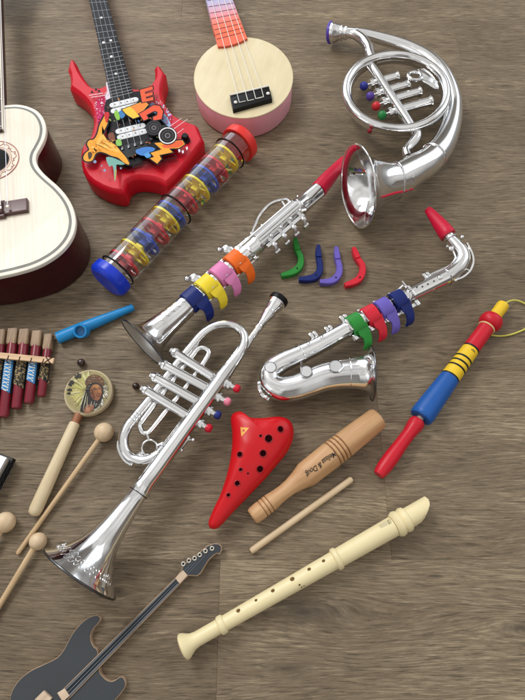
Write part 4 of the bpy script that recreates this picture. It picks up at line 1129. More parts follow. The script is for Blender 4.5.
# ================================================================== saxophone
padm = mat('satin_pad', (0.70, 0.71, 0.72), 0.34, 0.9, 0.06)
def saxophone():
    t = thing('toy_saxophone', 'silver toy saxophone with curved neck, red mouthpiece and four coloured keys', 'saxophone', P(360, 330))
    # mouthpiece
    m = MB(); A, B = P(427, 208.5, .026), P(447.5, 235.5, .030); s = 1.44e-3
    q = cr([(*P(427.2, 208.6, .024), 3.2 * s, 2.2 * s), (*P(428.5, 210, .024), 4.6 * s, 3.0 * s), (*P(433, 215.5, .026), 5.8 * s, 4.4 * s), (*P(440, 224.5, .028), 7.4 * s, 6.6 * s), (*P(446, 232.5, .030), 8.2 * s, 8.2 * s), (*P(448.3, 235.6, .030), 8.0 * s, 8.0 * s)], 5)
    m.sweep([a[:3] for a in q], [(a[3], a[4]) for a in q], 24); obj('mouthpiece', m, plastic('red_sax_mouthpiece', (200, 24, 58), 0.36), t)
    z = .030
    pts = [(447.5, 234.5, z, 5.6), (450.5, 239, z, 5.6), (456, 245.5, z, 6.4), (461, 252.5, z, 7.4), (462, 260, z, 7.8), (457.5, 268, z, 8.2), (448.5, 275.5, z, 8.5), (437, 281.5, z, 8.4), (420, 290, z, 8.2), (400, 299.8, z, 8.2), (380, 310.5, z, 8.4), (360, 321.8, z, 8.6), (340, 333.5, z, 8.8), (318, 345.5, z, 9.2), (298, 355, z, 9.8), (283, 361.8, z, 10.4),
           (273.5, 368, z, 11), (269.5, 376, z, 11.4), (272.5, 384.5, z, 11.7), (282.5, 389.2, z, 12.8), (295, 387.8, .031, 13.2), (309, 383, .032, 13.7), (322, 378, .033, 14.2), (336, 375, .034, 14.8), (350, 373.6, .035, 15.6), (358, 373.2, .035, 16.8)]
    q = []
    for px, py, zz, r in pts:
        p = P(px, py, zz); q.append((p.x, p.y, zz, r * S(py, zz)))
    q = cr(q, 5)
    C0 = P(371.5, 373, .036); Q = V(q[-1][:3]); bd = (C0 - Q).normalized(); RB = .0355; r0 = q[-1][3]
    for u, k in ((.3, .05), (.55, .18), (.75, .42), (.88, .68), (.96, .88), (1.0, 1.0)):
        p = Q.lerp(C0, u); q.append((p.x, p.y, p.z, r0 + (RB - r0) * k))
    m = MB(); m.sweep([a[:3] for a in q], [a[3] for a in q], 36, (True, False)); obj('body_tube', m, chrome, t)
    m = MB(); m.lathe(C0, Q, [(0, RB - .0004), (.1, RB * .86), (.3, RB * .72), (.6, r0 * 1.02), (1, r0 * .9)], 36, (False, True)); obj('bell_inside', m, chrome2, t)
    m = MB(); m.torus(C0, bd, RB, .0011, 56, 8); obj('bell_rim', m, darkrim, t)
    def ring(px, py, dx, dy, r, zz=z, w=.0007):
        m = MB(); a = P(px, py, zz); m.torus(a, P(px + dx, py + dy, zz) - a, r * S(py, zz), w, 36, 8); obj('joint_ring', m, chrome, t)
    ring(450.5, 239, 6, 8, 6.3, w=.0011); ring(446, 277, -9, 5, 9.0); ring(301, 353.5, -18, 9, 9.9); ring(349, 373.2, 10, 0, 15.4, .035, .0010)
    # curved guard rod round the neck
    m = MB(); g = cr([(*P(x, y, .031),) for x, y in ((466.5, 243.5), (471.5, 253.5), (473, 262.5), (470, 271), (463, 277.5), (455.5, 280.5))], 5)
    m.sweep(g, [(.0014, .0026)] * len(g), box=True)
    m.ball(P(462, 237.2, .033), .0032, nu=12, nv=8); m.ball(P(455.5, 280.5, .032), .0026, nu=12, nv=8); m.sweep([P(470, 271, .031), P(463, 268, .031)], .0016, 8); m.sweep([P(469, 249, .031), P(462, 252, .031)], .0016, 8)
    obj('neck_guard', m, chrome, t)
    m = MB(); g = cr([(*P(x, y, .036),) for x, y in ((451, 248.5), (454, 253.5), (455, 259), (450.5, 264.5), (443, 268.5), (434, 272.5), (424, 277.5))], 5)
    m.sweep(g, .0015, 8); m.ball(P(451, 248.8, .038), .0042, (1, 1, .7), 14, 8); m.ball(P(447, 246.5, .036), .0024, nu=10, nv=7); obj('octave_rod', m, chrome, t)
    def on(px, py, hz): return P(px, py, hz)
    # little bumps and posts on the upper body
    for x, y, r in ((440, 277.5, 2.6), (434, 281, 1.0), (428, 284, 1.0), (422.5, 286.5, 1.0), (417, 287, 1.0), (309, 344.2, 2.6), (322.3, 337.6, 2.6)):
        m = MB(); m.ball(P(x, y, .0415 if r > 2 else .0418), r * S(y, .04), (1, 1, .6), 14, 8); obj('stud', m, chrome if r > 2 else darkrim, t)
    for x, y in ((424.5, 277.5), (311.5, 337), (327, 331), (342, 320)):
        m = MB(); p = P(x, y, .034); m.block(p, (.5, -.9, 0), .0100, .0046, .008); m.block(p + V((.0052, .0030, -.0005)), (.5, -.9, 0), .0095, .0042, .0075); obj('post', m, chrome, t)
    # large round pads on the bow and bell
    for x, y, r, zz in ((270.5, 367.3, 5.9, .0445), (306.3, 371.5, 6.1, .0515), (335.8, 366.3, 6.6, .0560)):
        m = MB(); p = P(x, y, zz); rr = r * S(y, zz); m.lathe(p - V((0, 0, .006)), p + V((0, -.0002, .0012)), [(0, rr * .8), (.5, rr * .8), (.62, rr), (.85, rr), (1, rr * .86)], 32)
        pc = obj('pad_cup', m, padm, t); m = MB(); m.torus(p + V((0, 0, .0002)), (0, 0, 1), rr * 1.0, .00035, 32, 6); obj('pad_ring', m, darkrim, pc)
    m = MB(); m.sweep([P(301.5, 362.5, .048), P(301, 368, .053), P(302, 373, .050)], [(.0012, .0016)] * 3, box=True); m.sweep([P(339, 372, .0570), P(344, 366.5, .0570)], .0012, 8); obj('lever', m, chrome, t)
    # lumps of the low guard
    m = MB(); g = cr([(*P(x, y, .030),) for x, y in ((258.8, 383), (259.5, 390.5), (263.5, 396.5), (269, 400))], 5); m.sweep(g, [(.0022, .0032)] * len(g), box=True)
    for x, y in ((259, 383.5), (260.5, 392), (266, 397.5)): m.ball(P(x, y, .032), .0032, nu=12, nv=8)
    obj('low_guard', m, chrome, t)
    # key rack between the coloured keys
    A, B = P(346, 330, z), P(411, 294.3, z); ax = (B - A).normalized(); M = ax.cross(V((0, 0, 1))).normalized(); L = (B - A).length
    m = MB(); m.sweep([A + M * .0165, B + M * .0165], [(.0030, .0030)] * 2, box=True); obj('key_rail', m, chrome, t)
    for f in (.03, .27, .51, .74, .97):
        m = MB(); p = A.lerp(B, f); m.block(p + M * .0165 + V((0, 0, .002)), ax, .0055, .0085, .008); m.block(p + V((0, 0, .0118)), ax, .0035, .018, .004); m.block(p - M * .0135 + V((0, 0, .003)), ax, .0036, .0036, .007); obj('key_guide', m, chrome, t)
    m = MB(); p = P(405.5, 286, .040); m.sweep([P(402, 281.5, .040), P(405.5, 286, .042), P(408, 287.5, .040), P(411, 296, .040), P(409, 301, .036)], [(.0013, .0013)] * 5, box=True); m.sweep([P(403, 285.5, .041), P(398, 290, .041), P(391, 294, .041)], .0012, 8)
    m.ball(P(410.5, 290, .043), .0024, nu=10, nv=7); obj('spatula_lever', m, chrome, t)
    for px, colr in (((355.2, 326.5), 'green'), ((369.5, 317.5), 'red'), ((382, 309.8), 'violet'), ((396.5, 302.2), 'navy')):
        f = (P(*px, z) - A).dot(ax)
        clip_key(t, A + ax * f, ax, .0128, .0188, colr, .0205, .35)
saxophone()

# ================================================================== loose keys lying on the floor
def loose_key(name_col, pts, label):
    t0 = P(*pts[4], 0)
    z = .0048
    q = []
    ws = [1.6, 2.5, 2.7, 2.9, 3.3, 3.5, 3.1, 2.0]
    for (x, y), w in zip(pts, ws): q.append((*P(x, y, z), w * S(y, z)))
    q = cr(q, 5)
    m = MB()
    m.sweep([a[:3] for a in q], [(a[3], .0046) for a in q], box=True)
    o = obj('loose_key', m, keymat(name_col), None, base=(t0.x, t0.y, 0))
    tag(o, label, 'key', 'loose plastic keys lying on the floor')
    # thicker clip at the straight end, and the small pivot hole
    k = q[:11]
    m = MB(); m.sweep([(a[0], a[1], .0056) for a in k[2:]], [(a[3] * 1.06, .0056) for a in k[2:]], box=True)
    OFF[o.name] = V((t0.x, t0.y, 0))
    c = obj('clip_end', m, keymat(name_col), o)
    a, b = q[24], q[25]
    m = MB(); m.disc((a[0], a[1], z + .0048), (0, 0, 1), .0014, 14); obj('pivot_hole', m, black_pl, o)
    m = MB(); m.disc((q[22][0] + .002, q[22][1], z + .0048), (0, 0, 1), .0008, 10); obj('pivot_hole', m, keymat('white_glint'), o) if False else None
for col, pts, lab in (('green', [(295, 239.3), (295.8, 245), (297.5, 251.5), (300.5, 258), (300.2, 265.5), (296, 271), (289.5, 274), (281.2, 276.3)], 'green hooked plastic key loose on the floor beside the clarinet'),
                      ('navy', [(318.3, 246.2), (318, 252), (318.6, 258.5), (319.6, 265), (319.3, 272), (315, 277.5), (307.5, 279.5), (298.8, 280)], 'dark blue hooked plastic key loose on the floor'),
                      ('violet', [(336, 248), (336.4, 254), (337.5, 260.5), (339.2, 267), (338.8, 274), (334.5, 280), (328, 282.3), (319.6, 282.6)], 'lilac purple hooked plastic key loose on the floor'),
                      ('red', [(353.2, 248.6), (355, 254), (357.5, 259.5), (362, 266), (362, 273.5), (358.5, 280), (352, 283.6), (344.6, 286)], 'red hooked plastic key loose on the floor')):
    loose_key(col, pts, lab)

# ================================================================== kazoo
def kazoo():
    bl = plastic('sky_blue_plastic', (34, 136, 200), 0.36)
    t = thing('kazoo', 'bright blue plastic kazoo lying beside the wooden pan flute', 'kazoo', P(92, 325))
    z = .0085
    A, B = P(57.5, 338, z), P(133.6, 307.2, z); s = S(322, z)
    q = cr([(*A, 6.2 * s, 5.2 * s), (*A.lerp(B, .1), 6.2 * s, 5.6 * s), (*A.lerp(B, .35), 6.0 * s, 5.8 * s), (*A.lerp(B, .6), 5.0 * s, 5.2 * s), (*A.lerp(B, .85), 4.0 * s, 4.2 * s), (*A.lerp(B, .97), 3.6 * s, 3.8 * s), (*B, 3.0 * s, 3.2 * s)], 5)
    m = MB(); m.sweep([a[:3] for a in q], [(a[3], a[4]) for a in q], 28, (True, True)); bd = obj('body', m, bl, t)
    d = (B - A).normalized()
    m = MB(); m.disc(A - d * .0002, d, 5.0 * s, 24, 4.0 * s, xdir=d.cross(V((0, 0, 1)))); obj('mouth_opening', m, mat('kazoo_inside', lin(12, 52, 84), .6), bd)
    c = P(83, 331, .010); r = 7.0 * S(331, .02)
    up = V((-.05, -.5, 1)).normalized()
    m = MB(); m.lathe(c, c + up * .0115, [(0, r * 1.05), (.3, r), (.92, r * 1.02), (1, r * .94), (1, r * .76), (.55, r * .70), (.5, r * .1)], 32); obj('resonator', m, bl, t)
    m = MB(); m.lathe(c + up * .0066, c + up * .0070, [(0, r * .69), (1, r * .69)], 28); obj('membrane', m, mat('kazoo_membrane', lin(24, 92, 140), .4), t)
kazoo()

# ================================================================== pan flute
def pan_flute():
    t = thing('pan_flute', 'wooden pan flute with dark red pipes and beaded fabric band at the left edge', 'pan flute', P(18, 370))
    bn = wood('pipe_end_wood', lin(112, 88, 66), lin(176, 148, 118), (.1, 1, 0), .5, 700, 24, .05)
    rd = plastic('wine_red_lacquer', (124, 32, 46), .28, coat=.3)
    # pipes: (top px, bottom px, half width px)
    pp = [((49.3, 335.5), (41.2, 396.5), 4.4), ((38.3, 332.5), (28.8, 403.3), 5.2), ((25.7, 330.8), (16.3, 408.5), 5.3), ((14.2, 330.2), (3.6, 417), 5.3), ((2, 331.3), (-9, 425), 5.3), ((-10, 332.5), (-22, 432), 5.3), ((-22, 334), (-35, 439), 5.3)]
    z = .0085
    for k, (a, b, w) in enumerate(pp):
        A, B = P(*a, z), P(*b, z); d = (B - A).normalized(); L = (B - A).length; r = w * S(370, z)
        cut = .0225
        m = MB(); m.lathe(A + d * (cut - .003), B, [(0, r * .92), (.1, r * .92), (.5, r * .95), (.97, r * .90), (1, r * .74)], 22); pipe = obj('pipe', m, rd, t)
        m = MB(); m.sweep([A, A + d * cut * .85, A + d * cut], [(r * .93, r * .96), (r * .93, r * .96), (r * .82, r * .82)], box=True)
        obj('pipe_end', m, bn, pipe)
        m = MB(); m.lathe(A - d * .0003, A + d * .001, [(0, r * .62), (1, r * .62)], 16); obj('pipe_mouth', m, mat('pipe_inside', (.02, .014, .01), .8), pipe)
        # patterned fabric wrapped round the pipe
        s0, s1 = .0395, min(L * .93, .0395 + .0265 + .0115 * k * (.9 if k else 1) * .8)
        m = MB(); N = d.cross(V((0, 0, 1))).normalized(); rr = r * 1.02
        f0, f1 = A + d * s0, A + d * s1
        nu, nv = 12, max(6, int((s1 - s0) / .0017))
        colA = [lin(28, 30, 34), lin(74, 66, 52)] if k % 2 == 0 else [lin(20, 24, 34), lin(62, 132, 190)]
        wh = lin(216, 216, 206) if k % 2 else lin(150, 132, 96)
        rnd = random.Random(k + 3)
        for i in range(nu):
            for j in range(nv):
                a0, a1 = pi * (-.12 + 1.24 * i / nu), pi * (-.12 + 1.24 * (i + 1) / nu)
                sk = lambda a: -.004 * cos(a)
                u0, u1 = j / nv, (j + 1) / nv
                vs = [f0.lerp(f1, u) + d * sk(a) * u + (N * cos(a) + V((0, 0, 1)) * sin(a)) * rr for u, a in ((u0, a0), (u0, a1), (u1, a1), (u1, a0))]
                b_ = m.add(vs)
                if k % 2:
                    cc = colA[1] if i in (3, 4, 5, 6, 7, 8) else colA[0]
                    if (i in (4, 7) and j % 2 == 0) or (i in (5, 6) and (j + 1) % 3 == 0): cc = wh
                    if i in (0, 1, 10, 11): cc = colA[0]
                else:
                    cc = rnd.choice([colA[0], colA[1], wh, lin(46, 44, 40), lin(112, 92, 56)]) if 1 < i < 10 else colA[0]
                m.face((b_, b_ + 1, b_ + 2, b_ + 3), cc)
        obj('fabric_band', m, fabric, pipe)
    # pale strip lashed across
    pale = wood('pale_strip', lin(196, 158, 118), lin(224, 190, 150), (1, -.08, 0), .5, 400, 20)
    zz = .0195
    m = MB(); a, b = P(-26, 353, zz), P(53.8, 361, zz); dd = (b - a).normalized(); h = 3.1 * S(360, zz); n_ = V((-dd.y, dd.x, 0))
    m.sweep([a, a.lerp(b, .93), a.lerp(b, .97), b], [(h, .0016), (h, .0016), (h * .75, .0016), (h, .0016)], box=True); obj('cross_strip', m, pale, t)
    thread = plastic('dark_thread', (58, 30, 26), .8)
    for x in (43.2, 31.2, 19.6, 8.2, -3.5):
        y = 356 + (x + 26) * .1003; c = P(x, y - .2, zz)
        m = MB(); m.sweep([c + n_ * h * 1.1 - V((0, 0, .0075)), c + n_ * h * 1.05 + V((0, 0, .0019)), c - n_ * h * 1.05 + V((0, 0, .0019)), c - n_ * h * 1.1 - V((0, 0, .0075))], .0007, 6); obj('lashing', m, thread, t)
    m = MB(); c = P(48.5, 360.6, zz)
    for sg in (-1, 1): m.sweep([c + n_ * h * 1.05 * sg - dd * .004 + V((0, 0, .0018)), c + V((0, 0, .0024)), c - n_ * h * 1.05 * sg + dd * .004 + V((0, 0, .0018))], .0006, 6)
    obj('lashing', m, thread, t)
    m = MB(); a, b = P(38, 378, .005), P(48.3, 382.5, .005); m.sweep([a, b], [(.002, .0014)] * 2, box=True); obj('cross_strip', m, pale, t)
fabric = mat('woven_fabric', (1, 1, 1), .85, vcol=True, noise=.25, nscale=700, bump=.4, bscale=900)
pan_flute()

# ================================================================== painted hand drum
def hand_drum():
    t = thing('hand_drum', 'small round hand drum painted with a feather headdress portrait, on a pale wooden stick', 'drum', P(80, 420))
    z = .0145
    c = P(87.7, 391.5, z); r = 24.4 * S(391, z)
    cream = mat('drum_skin_edge', lin(206, 192, 156), .6, bump=.2)
    m = MB(); b = V((c.x, c.y, .0005)); m.lathe(b, V((c.x, c.y, z)), [(0, r - .003), (.12, r - .0012), (.5, r), (.85, r - .0008), (1, r - .003)], 64); dr = obj('drum_body', m, cream, t)
    m = MB(); lay = [0]; za = z + .0002
    def f(pts, col, sm=0):
        lay[0] += 1; m.flat(pin(pts, z, sm), za + lay[0] * .000006, lin(*col))
    rnd = random.Random(21)
    lay[0] += 1; m.flat([(c.x + (r - .0032) * cos(k * pi / 32), c.y + (r - .0032) * sin(k * pi / 32)) for k in range(64)], za, lin(158, 146, 102))
    def stroke(x0, y0, x1, y1, w, col):
        dx, dy = x1 - x0, y1 - y0; l = hypot(dx, dy) + 1e-6; nx, ny = -dy / l * w, dx / l * w
        f([(x0 + nx * .5, y0 + ny * .5), ((x0 + x1) / 2 + nx, (y0 + y1) / 2 + ny), (x1, y1), ((x0 + x1) / 2 - nx, (y0 + y1) / 2 - ny), (x0 - nx * .5, y0 - ny * .5)], col)
    # feathers fanning out to the left, yellow green with dark tips
    for k in range(44):
        a = R(84 + k * 4.1); ca, sa = cos(a), -sin(a)
        r0, r1 = rnd.uniform(3, 8), rnd.uniform(17, 21.3)
        c0 = rnd.choice([(176, 172, 98), (196, 190, 122), (150, 140, 82), (208, 202, 150), (128, 116, 70), (184, 170, 104)])
        stroke(88 + r0 * ca, 391.5 + r0 * sa, 87.7 + r1 * ca, 391.5 + r1 * sa, rnd.uniform(.8, 1.7), c0)
        if k % 3 == 0: stroke(88 + (r0 + 3) * ca, 391.5 + (r0 + 3) * sa, 87.7 + r1 * ca, 391.5 + r1 * sa, .25, (96, 92, 60))
    for a_, r0, r1, w in ((118, 15, 21, 2.2), (128, 16, 21, 1.8), (150, 15.5, 21, 2.0), (158, 16.5, 21, 1.5), (178, 15.5, 21, 1.9), (186, 17, 21, 1.3)):
        a = R(a_)
        for q in range(3):
            aa = a + rnd.uniform(-.05, .05); stroke(87.7 + r0 * cos(aa), 391.5 - r0 * sin(aa), 87.7 + r1 * cos(aa), 391.5 - r1 * sin(aa), w * rnd.uniform(.5, 1), rnd.choice([(46, 44, 40), (62, 58, 50), (36, 35, 34)]))
    # grey and white fur to the right
    for k in range(120):
        a = R(rnd.uniform(-75, 48)); r0 = rnd.uniform(9, 19); r1 = min(21.3, r0 + rnd.uniform(2, 5)); b_ = a - rnd.uniform(-.05, .25)
        stroke(87.7 + r0 * cos(a), 391.5 - r0 * sin(a), 87.7 + r1 * cos(b_), 391.5 - r1 * sin(b_), rnd.uniform(.3, .8), rnd.choice([(206, 202, 186), (168, 164, 146), (134, 128, 112), (222, 218, 204), (188, 180, 158), (112, 106, 92)]))
    # brow band and dark hair
    f([(85.5, 381.5), (89, 376.5), (95, 374.8), (101, 377), (104.5, 382), (103, 387), (98, 383.8), (91, 384), (86.8, 387)], (104, 74, 54), 2)
    for k in range(26):
        x = rnd.uniform(86, 104); y = 380 - sin((x - 86) / 18 * pi) * 3.5 + rnd.uniform(-1, 3); stroke(x, y, x + rnd.uniform(-1.5, 1.5), y + rnd.uniform(.6, 2), .35, rnd.choice([(150, 120, 86), (78, 54, 42), (176, 160, 124), (122, 60, 46), (70, 78, 84)]))
    f([(86.5, 387), (91, 383.5), (98, 383.2), (103, 387), (103.4, 394), (101.5, 402), (97.5, 408), (92.5, 410), (87, 413.4), (80.5, 411), (82.5, 402), (85, 394)], (50, 46, 45), 2)
    for k in range(40):
        t_ = rnd.random(); x, y = 86.8 - 4.5 * t_ + rnd.uniform(-1.2, 2.4), 388 + 22 * t_; stroke(x, y, x - 1.1, y + rnd.uniform(2, 4.5), .3, rnd.choice([(30, 28, 28), (78, 72, 68), (104, 98, 90), (44, 40, 40)]))
    # face in three-quarter view, looking to the right
    f([(90.8, 389), (93, 385.4), (97.5, 384.6), (101, 387), (102, 390.5), (102.3, 393.6), (101.2, 396.8), (99.6, 399.8), (96.4, 401), (93.2, 399), (91, 395)], (138, 90, 64), 2)
    f([(93, 386.5), (96.5, 384.9), (99.8, 386.4), (98.6, 388.2), (94.6, 388.4)], (176, 130, 82), 2)
    f([(91, 390), (93.4, 390.6), (94.6, 395), (96, 399.6), (93.6, 399), (91.6, 395)], (98, 60, 46), 2)
    f([(98.6, 387.5), (100.4, 390), (102, 393), (100.4, 393.8), (98.4, 392.4)], (170, 116, 80), 2)
    f([(95, 391.6), (97.6, 391.8), (97, 394.2), (95.2, 394)], (160, 104, 74), 2)
    stroke(93.6, 389.4, 97.2, 389.6, .55, (56, 36, 30)); stroke(98.8, 389, 101, 389.6, .45, (56, 36, 30)); stroke(97, 396.6, 100.8, 396.4, .45, (84, 44, 38)); stroke(98.6, 393.8, 101.4, 393.8, .35, (92, 56, 42))
    for k in range(50):
        a = rnd.uniform(0, 6.28); q = sqrt(rnd.random()); x, y = 96.5 + 5.2 * q * cos(a), 392.5 + 7.2 * q * sin(a)
        stroke(x, y, x + rnd.uniform(-.6, .6), y + rnd.uniform(.5, 1.6), .28, rnd.choice([(118, 74, 54), (162, 110, 78), (92, 58, 46), (148, 98, 66), (184, 136, 94)]))
    # shoulder and braids
    f([(84, 412.2), (86.5, 406.5), (91, 404.8), (94.6, 407), (92, 411.5), (88, 414)], (142, 92, 68), 2)
    f([(86, 411), (88, 408), (91, 407.6), (89.6, 411.6)], (170, 116, 86), 2)
    for k in range(5):
        stroke(86 + k * .5, 391 + k * 1.5, 79.5 + k * 1.9, 411.5 + k * .3, .42, [(196, 194, 170), (60, 58, 54), (182, 180, 150), (66, 64, 66), (170, 166, 140)][k])
    for k in range(5): stroke(90.5 + k * 1.6, 402 + rnd.uniform(-1, 2), 89.6 + k * 1.6, 408 + rnd.uniform(-1, 1), .4, rnd.choice([(136, 140, 144), (150, 112, 80), (88, 84, 80), (176, 172, 160)]))
    for k in range(150):
        a = rnd.uniform(0, 6.28); q = 21 * sqrt(rnd.random()); x, y = 87.7 + q * cos(a), 391.5 + q * sin(a)
        if not (91 < x < 102 and 385 < y < 401): stroke(x, y, x + rnd.uniform(-1, 1), y + rnd.uniform(-1, 1), rnd.uniform(.12, .35), rnd.choice([(196, 190, 150), (86, 78, 58), (142, 134, 96), (64, 58, 48), (170, 160, 118)]))
    obj('painted_portrait', m, art, dr)
    # stick
    zz = .0088
    A, B = P(79.5, 413, zz), P(32.8, 516, zz); L = (B - A).length; s = S(460, zz)
    m = MB(); m.lathe(A, B, [(0, 4.0 * s), (.03, 4.4 * s), (.07, 4.0 * s), (.105, 4.2 * s)], 24); obj('handle_collar', m, wood('brown_wood', lin(132, 82, 54), lin(170, 112, 78), (B - A), .45), t)
    m = MB(); m.lathe(A, B, [(.10, 3.6 * s), (.105, 5.0 * s), (.12, 5.4 * s), (.4, 5.9 * s), (.75, 6.4 * s), (.94, 6.4 * s), (.975, 5.6 * s), (.993, 3.6 * s), (1, 1.0 * s)], 28); obj('handle', m, wood('pale_handle_wood', lin(204, 184, 146), lin(228, 212, 178), (B - A), .5, 260, 10), t)
hand_drum()
db = mat('dark_brown_bead', lin(50, 28, 22), .25, coat=.4)
for (x, y, r), lab in (((81.2, 362.6, 4.0), 'dark brown wooden bead on the floor just above the painted drum'), ((135.8, 386, 3.6), 'dark brown wooden bead on the floor between painted drum and trumpet')):
    z = r * S(y, .005); c = P(x, y, z)
    m = MB(); m.ball(c, z, nu=20, nv=12); o = obj('bead', m, db, None, base=(c.x, c.y, 0)); tag(o, lab, 'bead', 'loose brown beads'); OFF[o.name] = V((c.x, c.y, 0))
    m = MB(); d = (V((-.2, -.5, .7))).normalized(); m.disc(c + d * z * .995, d, z * .26, 12); obj('bead_hole', m, black_pl, o)

# ================================================================== mallets
def mallet(ball, rb, end, rs, lab, zb_=None):
    bw = wood('beech_ball', lin(200, 170, 132), lin(224, 202, 168), (.4, 1, 0), .5, 180, 30, .02)
    zb = rb * S(ball[1], .012); zb = rb * S(ball[1], zb)
    c = P(*ball, zb); e = P(*end, rs * S(end[1], .003))
    t = thing('mallet', lab, 'mallet', c, 'wooden mallets')
    m = MB(); m.ball(c, zb, nu=36, nv=22); obj('head', m, bw, t)
    d = (e - c).normalized(); r = rs * S((ball[1] + end[1]) / 2, .006)
    m = MB(); m.lathe(c + d * zb * .8, e, [(0, r), (.5, r * .96), (.985, r * .94), (1, r * .6)], 20); obj('stick', m, wood('mallet_stick_wood', lin(190, 158, 116), lin(216, 190, 152), d, .5, 420, 16), t)
mallet((104, 432.3), 9.6, (17.3, 554), 2.5, 'thin mallet with pale ball head, lying parallel to the drum handle')
mallet((38, 541.3), 8.5, (-26, 648), 3.0, 'mallet whose round head lies by the trumpet bell')
mallet((5, 522.3), 10.1, (-60, 640), 3.4, 'mallet with the largest pale head, cut off by the left edge')

# ================================================================== harmonica
def harmonica():
    z = .024
    c = P(11.5, 457.2, z); a = P(0, 479, z) - c; a.z = 0; a = a.normalized(); b = V((a.y, -a.x, 0))
    if b.x > 0: b = -b
    cen = c + a * .05 + b * .0135
    t = thing('harmonica', 'silver and black harmonica peeking in at the left edge', 'harmonica', cen)
    m = MB(); m.block(V((cen.x, cen.y, .0130)), a, .100, .027, .008, .001); obj('comb', m, black_pl, t)
    for zz, nm in ((.0215, 'cover_plate'), (.0045, 'cover_plate')):
        m = MB(); m.block(V((cen.x, cen.y, zz)) + b * .0012, a, .096, .0235, .009, .002); o = obj(nm, m, satin_in, t)
    m = MB(); zt = .0262
    for k in range(7):
        p = V((cen.x, cen.y, zt)) - a * (.043 - k * .0035) + b * (.004 * sin(k * 1.3))
        m.torus(p, (0, 0, 1), .0016, .0003, 14, 6, a0=0, a1=4.5)
    for sg in (-1, 1):
        m.sweep([V((cen.x, cen.y, zt)) - a * .046 + b * .0095 * sg, V((cen.x, cen.y, zt)) + a * .046 + b * .0095 * sg], .0003, 6)
    obj('engraving', m, darkrim, o)
    for k in range(10):
        m = MB(); p = V((cen.x, cen.y, .0130)) - a * (.040 - k * .0088) - b * .0136; m.block(p, a, .005, .0012, .005, .0002); obj('blow_hole', m, mat('hole_black', (.004, .004, .004), .9), t)
harmonica()

